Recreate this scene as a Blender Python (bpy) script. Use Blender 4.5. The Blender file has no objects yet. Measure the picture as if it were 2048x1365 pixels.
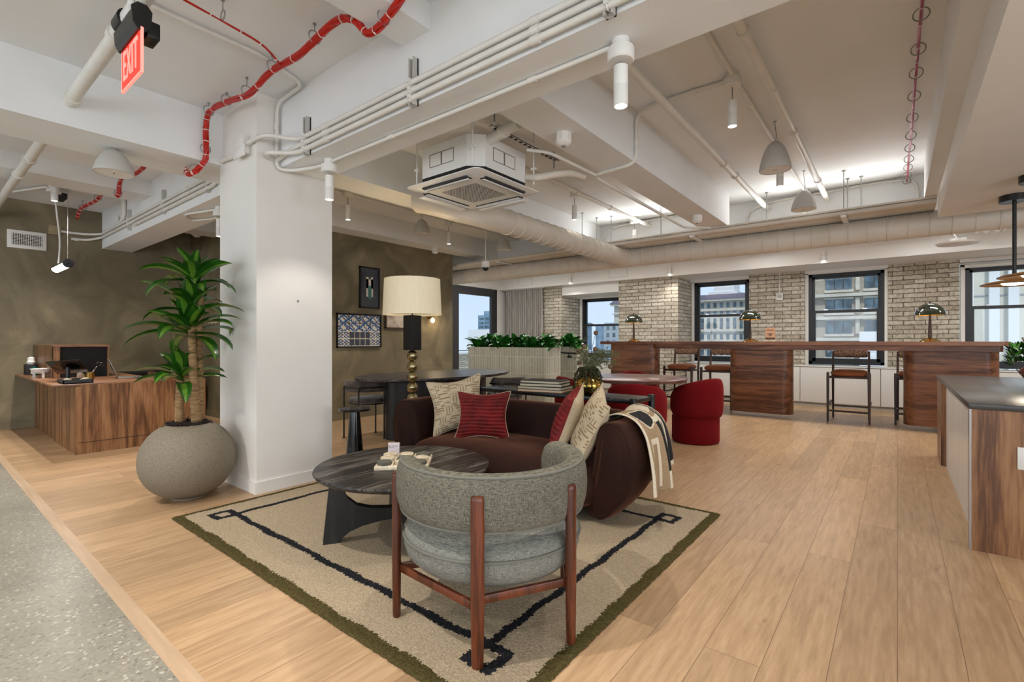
import bpy, bmesh, math, random
from mathutils import Vector, Matrix
random.seed(7)
C = bpy.context.scene.collection
PI = math.pi
V = Vector

# ---------------------------------------------------------------- camera, world, light, exposure
YAW = math.atan2(771, 971)
cam_d = bpy.data.cameras.new('camera'); cam = bpy.data.objects.new('camera', cam_d); C.objects.link(cam)
cam.location = (0, 0, 1.07); cam.rotation_euler = (PI/2, 0, YAW)
cam_d.sensor_width = 36.0; cam_d.lens = 36.0*971/2048; cam_d.clip_start = 0.05; cam_d.clip_end = 600
bpy.context.scene.camera = cam
vs = bpy.context.scene.view_settings
vs.view_transform = 'Standard'; vs.look = 'None'; vs.exposure = 0.24; vs.gamma = 1.0; vs.use_curve_mapping = False

world = bpy.data.worlds.new('sky'); bpy.context.scene.world = world; world.use_nodes = True
wn = world.node_tree.nodes; wl = world.node_tree.links
bg = wn['Background']
tc = wn.new('ShaderNodeTexCoord'); sx = wn.new('ShaderNodeSeparateXYZ'); wl.new(tc.outputs['Generated'], sx.inputs[0])
cr = wn.new('ShaderNodeValToRGB'); wl.new(sx.outputs['Z'], cr.inputs[0])
cr.color_ramp.elements[0].position = 0.0; cr.color_ramp.elements[0].color = (0.66, 0.78, 0.90, 1)
cr.color_ramp.elements[1].position = 0.5; cr.color_ramp.elements[1].color = (0.38, 0.58, 0.86, 1)
wl.new(cr.outputs[0], bg.inputs[0]); bg.inputs[1].default_value = 1.0

sd = bpy.data.lights.new('sun', 'SUN'); sd.energy = 2.6; sd.angle = math.radians(3); sd.color = (1, .95, .87)
sun = bpy.data.objects.new('sun', sd); C.objects.link(sun)
sun.rotation_euler = (math.radians(28), math.radians(12), 0)      # high sun from behind the camera side
sun.location = (0, -10, 30)


def fill_light(name, loc, rot, sx, sy, energy, col=(.93, .96, 1)):
    """daylight added from an unseen opening to brighten the room"""
    ld = bpy.data.lights.new(name, 'AREA'); ld.shape = 'RECTANGLE'; ld.size = sx; ld.size_y = sy; ld.energy = energy; ld.color = col
    o = bpy.data.objects.new(name, ld); C.objects.link(o); o.location = loc; o.rotation_euler = rot; return o
REAR_X = (-6.9, -4.3, -1.7, .9, 3.4)
for x in REAR_X: fill_light('rear_fill_light', (x, -4.75, 1.45), (math.radians(104), 0, 0), 2.0, 2.0, 27)  # area lamps added behind the camera as fill
for y in (-3.2, -.9, 1.6): fill_light('side_fill_light', (4.3, y, 1.3), (math.radians(100), 0, math.radians(90)), 1.9, 1.6, 50)

# ---------------------------------------------------------------- materials
def hx(s):
    s = s.lstrip('#'); o = []
    for i in (0, 2, 4):
        v = int(s[i:i+2], 16)/255
        o.append(v/12.92 if v <= .04045 else ((v+.055)/1.055)**2.4)
    return (*o, 1)
def newmat(name):
    m = bpy.data.materials.new(name); m.use_nodes = True
    return m, m.node_tree.nodes, m.node_tree.links, m.node_tree.nodes['Principled BSDF']
def coords(n, l, stretch=(1, 1, 1), rot=(0, 0, 0), world=False):
    t = n.new('ShaderNodeTexCoord'); mp = n.new('ShaderNodeMapping')
    if world:
        g = n.new('ShaderNodeNewGeometry'); l.new(g.outputs['Position'], mp.inputs[0])
    else:
        l.new(t.outputs['Object'], mp.inputs[0])
    mp.inputs['Scale'].default_value = stretch; mp.inputs['Rotation'].default_value = rot
    return mp.outputs[0]
def bump(n, l, src, b, strength, dist=.01):
    bp = n.new('ShaderNodeBump'); bp.inputs['Strength'].default_value = strength; bp.inputs['Distance'].default_value = dist
    l.new(src, bp.inputs['Height']); l.new(bp.outputs[0], b.inputs['Normal'])
def pm(name, c1, c2=None, scale=6, stretch=(1, 1, 1), rough=.5, metal=0, bmp=0, detail=4, lo=.3, hi=.7, spec=.5, sheen=0,
       emit=None, estr=0, dist=.0, coat=0, sheen_c=None, world=False, rot=(0, 0, 0), bdist=.01):
    m, n, l, b = newmat(name)
    b.inputs['Base Color'].default_value = hx(c1); b.inputs['Roughness'].default_value = rough
    b.inputs['Metallic'].default_value = metal; b.inputs['Specular IOR Level'].default_value = spec
    if sheen:
        b.inputs['Sheen Weight'].default_value = sheen; b.inputs['Sheen Roughness'].default_value = .35
        if sheen_c: b.inputs['Sheen Tint'].default_value = hx(sheen_c)
    if coat: b.inputs['Coat Weight'].default_value = coat
    if emit: b.inputs['Emission Color'].default_value = hx(emit); b.inputs['Emission Strength'].default_value = estr
    v = coords(n, l, stretch, rot, world)
    t = n.new('ShaderNodeTexNoise'); t.inputs['Scale'].default_value = scale; t.inputs['Detail'].default_value = detail
    t.inputs['Distortion'].default_value = dist; l.new(v, t.inputs['Vector'])
    if c2 is None: c2 = c1
    r = n.new('ShaderNodeValToRGB'); l.new(t.outputs['Fac'], r.inputs[0])
    r.color_ramp.elements[0].position = lo; r.color_ramp.elements[0].color = hx(c1)
    r.color_ramp.elements[1].position = hi; r.color_ramp.elements[1].color = hx(c2)
    l.new(r.outputs[0], b.inputs['Base Color'])
    if bmp: bump(n, l, t.outputs['Fac'], b, bmp, bdist)
    return m
def wood(name, c1, c2, c3, axis='Z', scale=1.0, rough=.4, bmp=.05, figure=1.0):
    """long grain along one axis, with rings of figure"""
    m, n, l, b = newmat(name); b.inputs['Roughness'].default_value = rough
    st = {'X': (.35, 5, 5), 'Y': (5, .35, 5), 'Z': (5, 5, .35)}[axis]
    v = coords(n, l, tuple(s*scale for s in st))
    a = n.new('ShaderNodeTexNoise'); a.inputs['Scale'].default_value = .8; a.inputs['Detail'].default_value = 2; a.inputs['Distortion'].default_value = .6*figure
    l.new(v, a.inputs[0])
    mu = n.new('ShaderNodeMath'); mu.operation = 'MULTIPLY'; mu.inputs[1].default_value = 26; l.new(a.outputs['Fac'], mu.inputs[0])
    si = n.new('ShaderNodeMath'); si.operation = 'SINE'; l.new(mu.outputs[0], si.inputs[0])
    f = n.new('ShaderNodeTexNoise'); f.inputs['Scale'].default_value = 14; f.inputs['Detail'].default_value = 5; l.new(v, f.inputs[0])
    ma = n.new('ShaderNodeMath'); ma.operation = 'MULTIPLY_ADD'; ma.inputs[1].default_value = .18; l.new(si.outputs[0], ma.inputs[0]); l.new(f.outputs['Fac'], ma.inputs[2])
    r = n.new('ShaderNodeValToRGB'); l.new(ma.outputs[0], r.inputs[0])
    e = r.color_ramp.elements; e[0].position = .28; e[0].color = hx(c1); e[1].position = .78; e[1].color = hx(c3)
    x = e.new(.52); x.color = hx(c2)
    l.new(r.outputs[0], b.inputs['Base Color'])
    if bmp: bump(n, l, ma.outputs[0], b, bmp, .004)
    return m
def brickmat(name, c1, c2, mortar, bw, bh, off=.5, ms=.01, rough=.8, noise_amt=.5, bstr=.6, swap=False, seed_c3=None):
    m, n, l, b = newmat(name); b.inputs['Roughness'].default_value = rough
    g = n.new('ShaderNodeNewGeometry'); s = n.new('ShaderNodeSeparateXYZ'); l.new(g.outputs['Position'], s.inputs[0])
    ad = n.new('ShaderNodeMath'); ad.operation = 'ADD'; l.new(s.outputs['X'], ad.inputs[0]); l.new(s.outputs['Y'], ad.inputs[1])
    cb = n.new('ShaderNodeCombineXYZ')
    l.new(ad.outputs[0], cb.inputs[0]); l.new(s.outputs['Z'], cb.inputs[1])
    t = n.new('ShaderNodeTexBrick'); t.offset = off; t.inputs['Scale'].default_value = 1
    t.inputs['Brick Width'].default_value = bw; t.inputs['Row Height'].default_value = bh; t.inputs['Mortar Size'].default_value = ms
    t.inputs['Mortar Smooth'].default_value = .3; t.inputs['Bias'].default_value = 0
    t.inputs['Color1'].default_value = hx(c1); t.inputs['Color2'].default_value = hx(c2); t.inputs['Mortar'].default_value = hx(mortar)
    nz = n.new('ShaderNodeTexNoise'); nz.inputs['Scale'].default_value = 28; nz.inputs['Detail'].default_value = 6; l.new(g.outputs['Position'], nz.inputs[0])
    wob = n.new('ShaderNodeVectorMath'); wob.operation = 'SCALE'; l.new(nz.outputs['Color'], wob.inputs[0]); wob.inputs['Scale'].default_value = .012*noise_amt
    va = n.new('ShaderNodeVectorMath'); va.operation = 'ADD'; l.new(cb.outputs[0], va.inputs[0]); l.new(wob.outputs[0], va.inputs[1])
    l.new(va.outputs[0], t.inputs['Vector'])
    mx = n.new('ShaderNodeMixRGB'); mx.blend_type = 'OVERLAY'; mx.inputs[0].default_value = noise_amt
    l.new(t.outputs['Color'], mx.inputs[1]); l.new(nz.outputs['Fac'], mx.inputs[2]); l.new(mx.outputs[0], b.inputs['Base Color'])
    inv = n.new('ShaderNodeMath'); inv.operation = 'SUBTRACT'; inv.inputs[0].default_value = 1; l.new(t.outputs['Fac'], inv.inputs[1])
    ad2 = n.new('ShaderNodeMath'); ad2.operation = 'MULTIPLY_ADD'; ad2.inputs[1].default_value = .35*noise_amt; l.new(nz.outputs['Fac'], ad2.inputs[0]); l.new(inv.outputs[0], ad2.inputs[2])
    bump(n, l, ad2.outputs[0], b, bstr, .008)
    return m
def floormat():
    m, n, l, b = newmat('oak_planks'); b.inputs['Roughness'].default_value = .36
    g = n.new('ShaderNodeNewGeometry'); s = n.new('ShaderNodeSeparateXYZ'); l.new(g.outputs['Position'], s.inputs[0])
    cb = n.new('ShaderNodeCombineXYZ'); l.new(s.outputs['Y'], cb.inputs[0]); l.new(s.outputs['X'], cb.inputs[1])
    t = n.new('ShaderNodeTexBrick'); t.offset = .37; t.inputs['Scale'].default_value = 1
    t.inputs['Brick Width'].default_value = 1.75; t.inputs['Row Height'].default_value = .1765; t.inputs['Mortar Size'].default_value = .0011
    t.inputs['Mortar Smooth'].default_value = .2
    t.inputs['Color1'].default_value = (0, 0, 0, 1); t.inputs['Color2'].default_value = (1, 1, 1, 1); t.inputs['Mortar'].default_value = (.5, .5, .5, 1)
    l.new(cb.outputs[0], t.inputs['Vector'])
    rnd = n.new('ShaderNodeSeparateColor'); l.new(t.outputs['Color'], rnd.inputs[0])
    # grain offset by the plank's own random value
    sc = n.new('ShaderNodeVectorMath'); sc.operation = 'MULTIPLY'; l.new(cb.outputs[0], sc.inputs[0]); sc.inputs[1].default_value = (.9, 9, 1)
    of = n.new('ShaderNodeCombineXYZ'); k = n.new('ShaderNodeMath'); k.operation = 'MULTIPLY'; k.inputs[1].default_value = 37; l.new(rnd.outputs[0], k.inputs[0])
    l.new(k.outputs[0], of.inputs[2]); va = n.new('ShaderNodeVectorMath'); va.operation = 'ADD'; l.new(sc.outputs[0], va.inputs[0]); l.new(of.outputs[0], va.inputs[1])
    a = n.new('ShaderNodeTexNoise'); a.inputs['Scale'].default_value = 1.1; a.inputs['Detail'].default_value = 2; a.inputs['Distortion'].default_value = .5; l.new(va.outputs[0], a.inputs[0])
    mu = n.new('ShaderNodeMath'); mu.operation = 'MULTIPLY'; mu.inputs[1].default_value = 34; l.new(a.outputs['Fac'], mu.inputs[0])
    si = n.new('ShaderNodeMath'); si.operation = 'SINE'; l.new(mu.outputs[0], si.inputs[0])
    f = n.new('ShaderNodeTexNoise'); f.inputs['Scale'].default_value = 6; f.inputs['Detail'].default_value = 8; f.inputs['Roughness'].default_value = .65; l.new(va.outputs[0], f.inputs[0])
    ma = n.new('ShaderNodeMath'); ma.operation = 'MULTIPLY_ADD'; ma.inputs[1].default_value = .07; l.new(si.outputs[0], ma.inputs[0]); l.new(f.outputs['Fac'], ma.inputs[2])
    r = n.new('ShaderNodeValToRGB'); l.new(ma.outputs[0], r.inputs[0])
    e = r.color_ramp.elements; e[0].position = .25; e[0].color = hx('#a38463'); e[1].position = .72; e[1].color = hx('#c5a582'); x = e.new(.5); x.color = hx('#b79672')
    pv = n.new('ShaderNodeMapRange'); l.new(rnd.outputs[0], pv.inputs[0]); pv.inputs[3].default_value = .84; pv.inputs[4].default_value = 1.1
    mm = n.new('ShaderNodeVectorMath'); mm.operation = 'SCALE'; l.new(r.outputs[0], mm.inputs[0]); l.new(pv.outputs[0], mm.inputs['Scale'])
    # knots
    kn = n.new('ShaderNodeTexNoise'); kn.inputs['Scale'].default_value = 5.2; kn.inputs['Detail'].default_value = 3
    ks = n.new('ShaderNodeVectorMath'); ks.operation = 'MULTIPLY'; l.new(cb.outputs[0], ks.inputs[0]); ks.inputs[1].default_value = (.8, 1.8, 1); l.new(ks.outputs[0], kn.inputs[0])
    kr = n.new('ShaderNodeMapRange'); l.new(kn.outputs['Fac'], kr.inputs[0]); kr.inputs[1].default_value = .70; kr.inputs[2].default_value = .78; kr.inputs[3].default_value = 0; kr.inputs[4].default_value = .7
    mk = n.new('ShaderNodeMixRGB'); l.new(kr.outputs[0], mk.inputs[0]); l.new(mm.outputs[0], mk.inputs[1]); mk.inputs[2].default_value = hx('#6d4a33')
    mo = n.new('ShaderNodeMixRGB'); l.new(t.outputs['Fac'], mo.inputs[0]); l.new(mk.outputs[0], mo.inputs[1]); mo.inputs[2].default_value = hx('#6b4c35')
    l.new(mo.outputs[0], b.inputs['Base Color'])
    iv = n.new('ShaderNodeMath'); iv.operation = 'MULTIPLY_ADD'; iv.inputs[1].default_value = -1; l.new(t.outputs['Fac'], iv.inputs[0]); l.new(ma.outputs[0], iv.inputs[2])
    bump(n, l, iv.outputs[0], b, .12, .003)
    return m
def terrazzo():
    m, n, l, b = newmat('terrazzo'); b.inputs['Roughness'].default_value = .32
    g = n.new('ShaderNodeNewGeometry')
    t = n.new('ShaderNodeTexVoronoi'); t.inputs['Scale'].default_value = 105; l.new(g.outputs['Position'], t.inputs['Vector'])
    sc = n.new('ShaderNodeSeparateColor'); l.new(t.outputs['Color'], sc.inputs[0])
    r = n.new('ShaderNodeValToRGB'); l.new(sc.outputs[0], r.inputs[0]); r.color_ramp.interpolation = 'CONSTANT'
    e = r.color_ramp.elements; e[0].position = 0; e[0].color = hx('#928e82'); e[1].position = .95; e[1].color = hx('#b9b4a6')
    for p, c in ((.5, '#8c887c'), (.78, '#9c978a'), (.90, '#7c786c')):
        x = e.new(p); x.color = hx(c)
    nz = n.new('ShaderNodeTexNoise'); nz.inputs['Scale'].default_value = 2.2; nz.inputs['Detail'].default_value = 5; l.new(g.outputs['Position'], nz.inputs[0])
    mx = n.new('ShaderNodeMixRGB'); mx.blend_type = 'OVERLAY'; mx.inputs[0].default_value = .35; l.new(r.outputs[0], mx.inputs[1]); l.new(nz.outputs['Fac'], mx.inputs[2])
    l.new(mx.outputs[0], b.inputs['Base Color']); return m
def fabric(name, c1, c2, scale=420, rough=.95, bstr=.35, sheen=.0):
    """woven linen: crossed threads of two tones"""
    m, n, l, b = newmat(name); b.inputs['Roughness'].default_value = rough; b.inputs['Specular IOR Level'].default_value = .2
    if sheen: b.inputs['Sheen Weight'].default_value = sheen
    outs = []
    for st in ((.10, .10, 1), (1, 1, .10)):
        v = coords(n, l, st); t = n.new('ShaderNodeTexNoise'); t.inputs['Scale'].default_value = scale; t.inputs['Detail'].default_value = 3; l.new(v, t.inputs[0]); outs.append(t.outputs['Fac'])
    a = n.new('ShaderNodeMath'); l.new(outs[0], a.inputs[0]); l.new(outs[1], a.inputs[1])
    a2 = a
    mr = n.new('ShaderNodeMapRange'); l.new(a2.outputs[0], mr.inputs[0]); mr.inputs[1].default_value = .82; mr.inputs[2].default_value = 1.18
    mx = n.new('ShaderNodeMixRGB'); l.new(mr.outputs[0], mx.inputs[0]); mx.inputs[1].default_value = hx(c1); mx.inputs[2].default_value = hx(c2)
    l.new(mx.outputs[0], b.inputs['Base Color']); bump(n, l, a2.outputs[0], b, bstr, .002); return m
def glassmat(name='window_glass', refl=.08, tint=(.96, .98, 1, 1)):
    m, n, l, b = newmat(name); n.remove(b); o = n['Material Output']
    tr = n.new('ShaderNodeBsdfTransparent'); tr.inputs[0].default_value = tint
    gl = n.new('ShaderNodeBsdfGlossy'); gl.inputs['Roughness'].default_value = .02
    mx = n.new('ShaderNodeMixShader'); mx.inputs[0].default_value = refl
    l.new(tr.outputs[0], mx.inputs[1]); l.new(gl.outputs[0], mx.inputs[2]); l.new(mx.outputs[0], o.inputs[0]); return m
def emis(name, col, strength):
    return pm(name, col, rough=.5, emit=col, estr=strength)

MT = dict(
    white=pm('white_paint', '#e6e3dd', '#ebe8e3', 3, rough=.75, bmp=.06, detail=6),
    ceil=pm('ceiling_paint', '#e3e4e3', '#ebecec', 1.5, rough=.85, bmp=.22, detail=8, bdist=.02),
    white_gloss=pm('white_enamel', '#e4e2dd', rough=.35), pipe=pm('pipe_paint', '#dcd9d1', '#e4e1da', 8, rough=.4),
    duct=pm('duct_paint', '#cbc1b2', '#d8cfc2', 2.5, rough=.45), speaker=pm('speaker_grey', '#b9b6b0', rough=.6),
    olive=None, walnut_v=wood('walnut_upright', '#5c3a22', '#845a39', '#9d734d', 'Z', 1.15, .38, figure=1.3),
    walnut_h=wood('walnut_level', '#55331f', '#7c5037', '#946445', 'X', 1.2, .38),
    walnut_y=wood('walnut_crosswise', '#5a3825', '#865b40', '#a3795a', 'Y', 1.3, .35),
    cherry=wood('cherry_stain', '#45200f', '#5e2c17', '#71381f', 'Z', 2, .33, .03, .5),
    black_wood=wood('black_stained_ash', '#131110', '#2b2826', '#6a645d', 'Y', 2.9, .36, .25, 2.0),
    black_wood_z=wood('black_stained_ash_upright', '#0e0d0d', '#181616', '#262322', 'Z', 2.2, .5, .1, 1),
    table_red=wood('rosewood_top', '#68483f', '#7c5a4f', '#92706a', 'X', 1.6, .28, .02, .7),
    stool_wood=wood('dark_stool_wood', '#2b1a12', '#3b251a', '#4d3224', 'Z', 3, .4, .03, .5),
    floor=floormat(), terrazzo=terrazzo(),
    brick=brickmat('whitewashed_brick', '#a99e8c', '#cbc3b4', '#6f6657', .262, .0695, ms=.0065, noise_amt=.75, bstr=.8),
    tile=brickmat('stacked_tile', '#a9aa99', '#b9b8aa', '#dcd9d0', .0525, .272, off=0, ms=.0035, rough=.25, noise_amt=.25, bstr=.4),
    black=pm('black_satin', '#0d0d0e', rough=.35), black_m=pm('black_matte', '#141414', rough=.7),
    frame=pm('window_frame_black', '#1d2025', rough=.4), frame_g=pm('door_frame_bronze', '#3b3a3c', rough=.4),
    steel=pm('galvanised_steel', '#a7a6a2', '#8b8a87', 30, rough=.45, metal=.6), chrome=pm('chrome', '#c9c9c9', rough=.12, metal=1),
    brass=pm('brass', '#b8964e', rough=.18, metal=1), gold_h=pm('hammered_brass', '#8a7c5c', '#c6b890', 60, rough=.3, metal=1, bmp=.6, bdist=.004),
    glass=glassmat(refl=.03), red_cable=pm('red_cable_jacket', '#a51208', '#c4200f', 40, rough=.35), tie=pm('cable_tie', '#e6e0d8', rough=.5),
    magenta=pm('crimson_cable_jacket', '#8e1538', '#c76b86', 60, rough=.4, stretch=(1, .1, 1)),
    pot=pm('speckled_stone', '#6d6252', '#8d8473', 220, rough=.7, detail=2, lo=.35, hi=.68, bmp=.06),
    mulch=pm('dark_mulch', '#120e0d', '#3a2d27', 60, rough=.9), bark=pm('cane_bark', '#6d4f33', '#a58659', 14, stretch=(1, 1, 5), rough=.8, bmp=.5),
    leaf=pm('leaf_green', '#17400c', '#2a5f17', 9, rough=.3, coat=.2), leaf_l=pm('leaf_stripe_lime', '#41701c', '#6f9634', 9, rough=.3, coat=.2),
    leaf2=pm('aglaonema_green', '#123f14', '#2e7d24', 7, rough=.35, coat=.2), leaf3=pm('aglaonema_pale', '#2c5c2a', '#7b9a6a', 20, rough=.4),
    sofa=pm('chocolate_velvet', '#1f0f0b', '#2f1811', 3.5, rough=.8, sheen=.7, sheen_c='#a06a52', spec=.2),
    red_fab=pm('crimson_chenille', '#5a080b', '#760d12', 160, rough=.9, sheen=.3, sheen_c='#d04b4b', spec=.15, stretch=(1, 1, .4), bmp=.4),
    linen=fabric('grey_linen', '#4c4a41', '#807c6e', 620), seat_lit=fabric('grey_linen_lit', '#62625c', '#8f8f87', 620),  # seat linen is a lighter copy, standing in for light on the seat
    piping=pm('grey_piping', '#6f6e65', rough=.9), cush_b=fabric('oatmeal_weave', '#b5a48a', '#cbbb9f', 500),
    cush_line=pm('brown_stitch', '#8d7657', rough=.95), cush_r=pm('red_pleated_velvet', '#560608', '#7f0c0d', 12, rough=.75, sheen=.3, sheen_c='#e04a3a'),
    rug=pm('rug_pile_beige', '#978770', '#b8a88f', 130, rough=1, bmp=.9, detail=6, spec=.05, bdist=.006),
    rug_o=pm('rug_pile_olive', '#3f3820', '#5b5232', 120, rough=1, bmp=.9, spec=.05), rug_k=pm('rug_pile_charcoal', '#1c1c1f', '#303034', 120, rough=1, bmp=.9, spec=.05),
    cream=pm('throw_cream', '#c9bda6', '#d8cdb8', 90, rough=1, bmp=.3), tan=pm('throw_tan', '#8c7559', '#a58d6f', 200, rough=1, bmp=.3), thk=pm('throw_black', '#111113', '#1c1c1e', 90, rough=1, bmp=.3),
    shade=pm('lampshade_linen', '#d9cfb6', '#dfd6bf', 40, rough=.9, stretch=(1, 1, .2), emit='#ffe9c0', estr=.22),
    marble=pm('black_marble', '#0b0b0c', '#4b4b4b', 7, rough=.12, lo=.55, hi=.75, dist=2.2), velvet_g=pm('grey_velvet', '#2c2623', '#5c534e', 16, rough=.8, sheen=.3),
    stool_seat=pm('tan_velvet', '#8a4c2c', '#a8663f', 6, rough=.8, sheen=.4, sheen_c='#e0a888'), stool_back=pm('brown_pattern_weave', '#2a1c16', '#8d6a52', 38, rough=.9, lo=.47, hi=.53, dist=3),
    island=pm('dark_stone_top', '#3a3733', '#45413d', 30, rough=.25), panel_pale=wood('pale_ribbed_veneer', '#ccc8c2', '#d4d0cb', '#dddad5', 'Z', 3, .3, .02, .3),  # side panel veneer lightened to stand in for window glare
    cab=pm('cabinet_lacquer', '#dcdad5', rough=.45), plinth=pm('grey_plinth', '#a9a49a', rough=.6), curtain=pm('grey_curtain', '#8d8882', '#b3aea6', 60, rough=.95, stretch=(1, 1, .05)),
    stone_l=pm('travertine', '#b8a68a', '#e0d4bd', 26, rough=.7, bmp=.4), stone_d=pm('grey_stone', '#4b4a42', '#6b6a60', 60, rough=.6),
    paper=pm('card_paper', '#cfc3c6', rough=.7), kraft=pm('kraft_paper', '#c89a7c', rough=.7), book_w=pm('book_pages', '#d9cdb4', '#c5b899', 60, stretch=(.1, .1, 8), rough=.9), book_k=pm('book_cover_dark', '#27272a', rough=.5),
    dark_screen=pm('screen_glass', '#060607', rough=.1, coat=.5), alu=pm('laptop_aluminium', '#a9a6a3', rough=.3, metal=.8),
    green_b=pm('green_bottle', '#0a4a45', rough=.1, coat=.5), led=emis('led_diffuser', '#fffaf0', 6.0), led_p=emis('led_panel_diffuser', '#ffffff', 2.2), bulb=emis('warm_bulb', '#ffd9a0', 3),
    exit_red=emis('exit_panel_red', '#ff3526', .55), exit_clear=pm('exit_letter_pink', '#ff9c90', emit='#ff8d80', estr=.8),
    gold_disc=pm('brass_disc', '#c98f45', rough=.4, metal=.25), gold_under=pm('brass_shade_inside', '#d9a83a', rough=.4, metal=.3), lamp_green=pm('bottle_green_enamel', '#20281b', rough=.08, coat=1),
    letter=pm('sign_letter', '#dcc9ab', rough=.5), dried=pm('dried_brown', '#5a4031', '#7c6450', 80, rough=.9), moss=pm('moss_green', '#20240f', '#4a4a22', 50, rough=.9), fern=pm('dry_fern', '#50563a', '#7a7a55', 50, rough=.9),
    fruit=pm('red_protea', '#8d2a16', '#d06a45', 22, rough=.6), ac_in=pm('louver_dark', '#262626', rough=.6), gyp=pm('rough_olive_box', '#8f7f61', '#a39273', 30, rough=.9),
    art_blue=pm('art_blue', '#24508c', '#3a74b0', 30, rough=.7), art_navy=pm('art_charcoal', '#3a3c48', '#4b4c56', 50, rough=.7), art_cream=pm('art_cream', '#d9cfbd', '#e6dfd0', 40, rough=.7),
    art_slate=pm('art_slate', '#3c4048', '#50565f', 3, rough=.12), art_teal=pm('art_teal', '#4c7f76', rough=.5), art_brown=pm('art_sepia', '#cdbfae', '#8f7a69', 9, rough=.8, lo=.45, hi=.75), frame_wood=pm('walnut_frame', '#4b3527', rough=.5),
    b_stone=pm('facade_limestone', '#b5ad9d', '#c8c1b2', .8, rough=.9), b_roof=pm('roof_slate', '#4b4450', '#5c5462', 2, rough=.9), b_win=pm('facade_glass', '#27353c', '#5d7682', .7, rough=.15), b_tan=pm('facade_tan_brick', '#968c7c', '#aca292', 3, rough=.9),
    b_pale=pm('facade_pale', '#c5c2b3', '#d3d0c4', .6, rough=.8), b_blue=pm('tower_blue_glass', '#4f6b80', '#8aa3b5', .25, rough=.3), b_grey=pm('facade_grey', '#8e969b', '#a5acb0', .5, rough=.8), b_white=pm('facade_white', '#d8d8d4', rough=.8), blind=pm('roller_blind', '#cfe0e6', rough=.8),
)
def plaster(name, a, b_, c):
    m, n, l, b = newmat(name); b.inputs['Roughness'].default_value = .55
    g = n.new('ShaderNodeNewGeometry')
    t = n.new('ShaderNodeTexNoise'); t.inputs['Scale'].default_value = 1.5; t.inputs['Detail'].default_value = 7; t.inputs['Distortion'].default_value = 1.6; t.inputs['Roughness'].default_value = .55; l.new(g.outputs['Position'], t.inputs[0])
    r = n.new('ShaderNodeValToRGB'); l.new(t.outputs['Fac'], r.inputs[0]); e = r.color_ramp.elements
    e[0].position = .32; e[0].color = hx(a); e[1].position = .72; e[1].color = hx(c); x = e.new(.52); x.color = hx(b_)
    l.new(r.outputs[0], b.inputs['Base Color']); bump(n, l, t.outputs['Fac'], b, .1, .02); return m
MT['olive'] = plaster('olive_plaster', '#655b45', '#776c53', '#8f8367')

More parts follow.
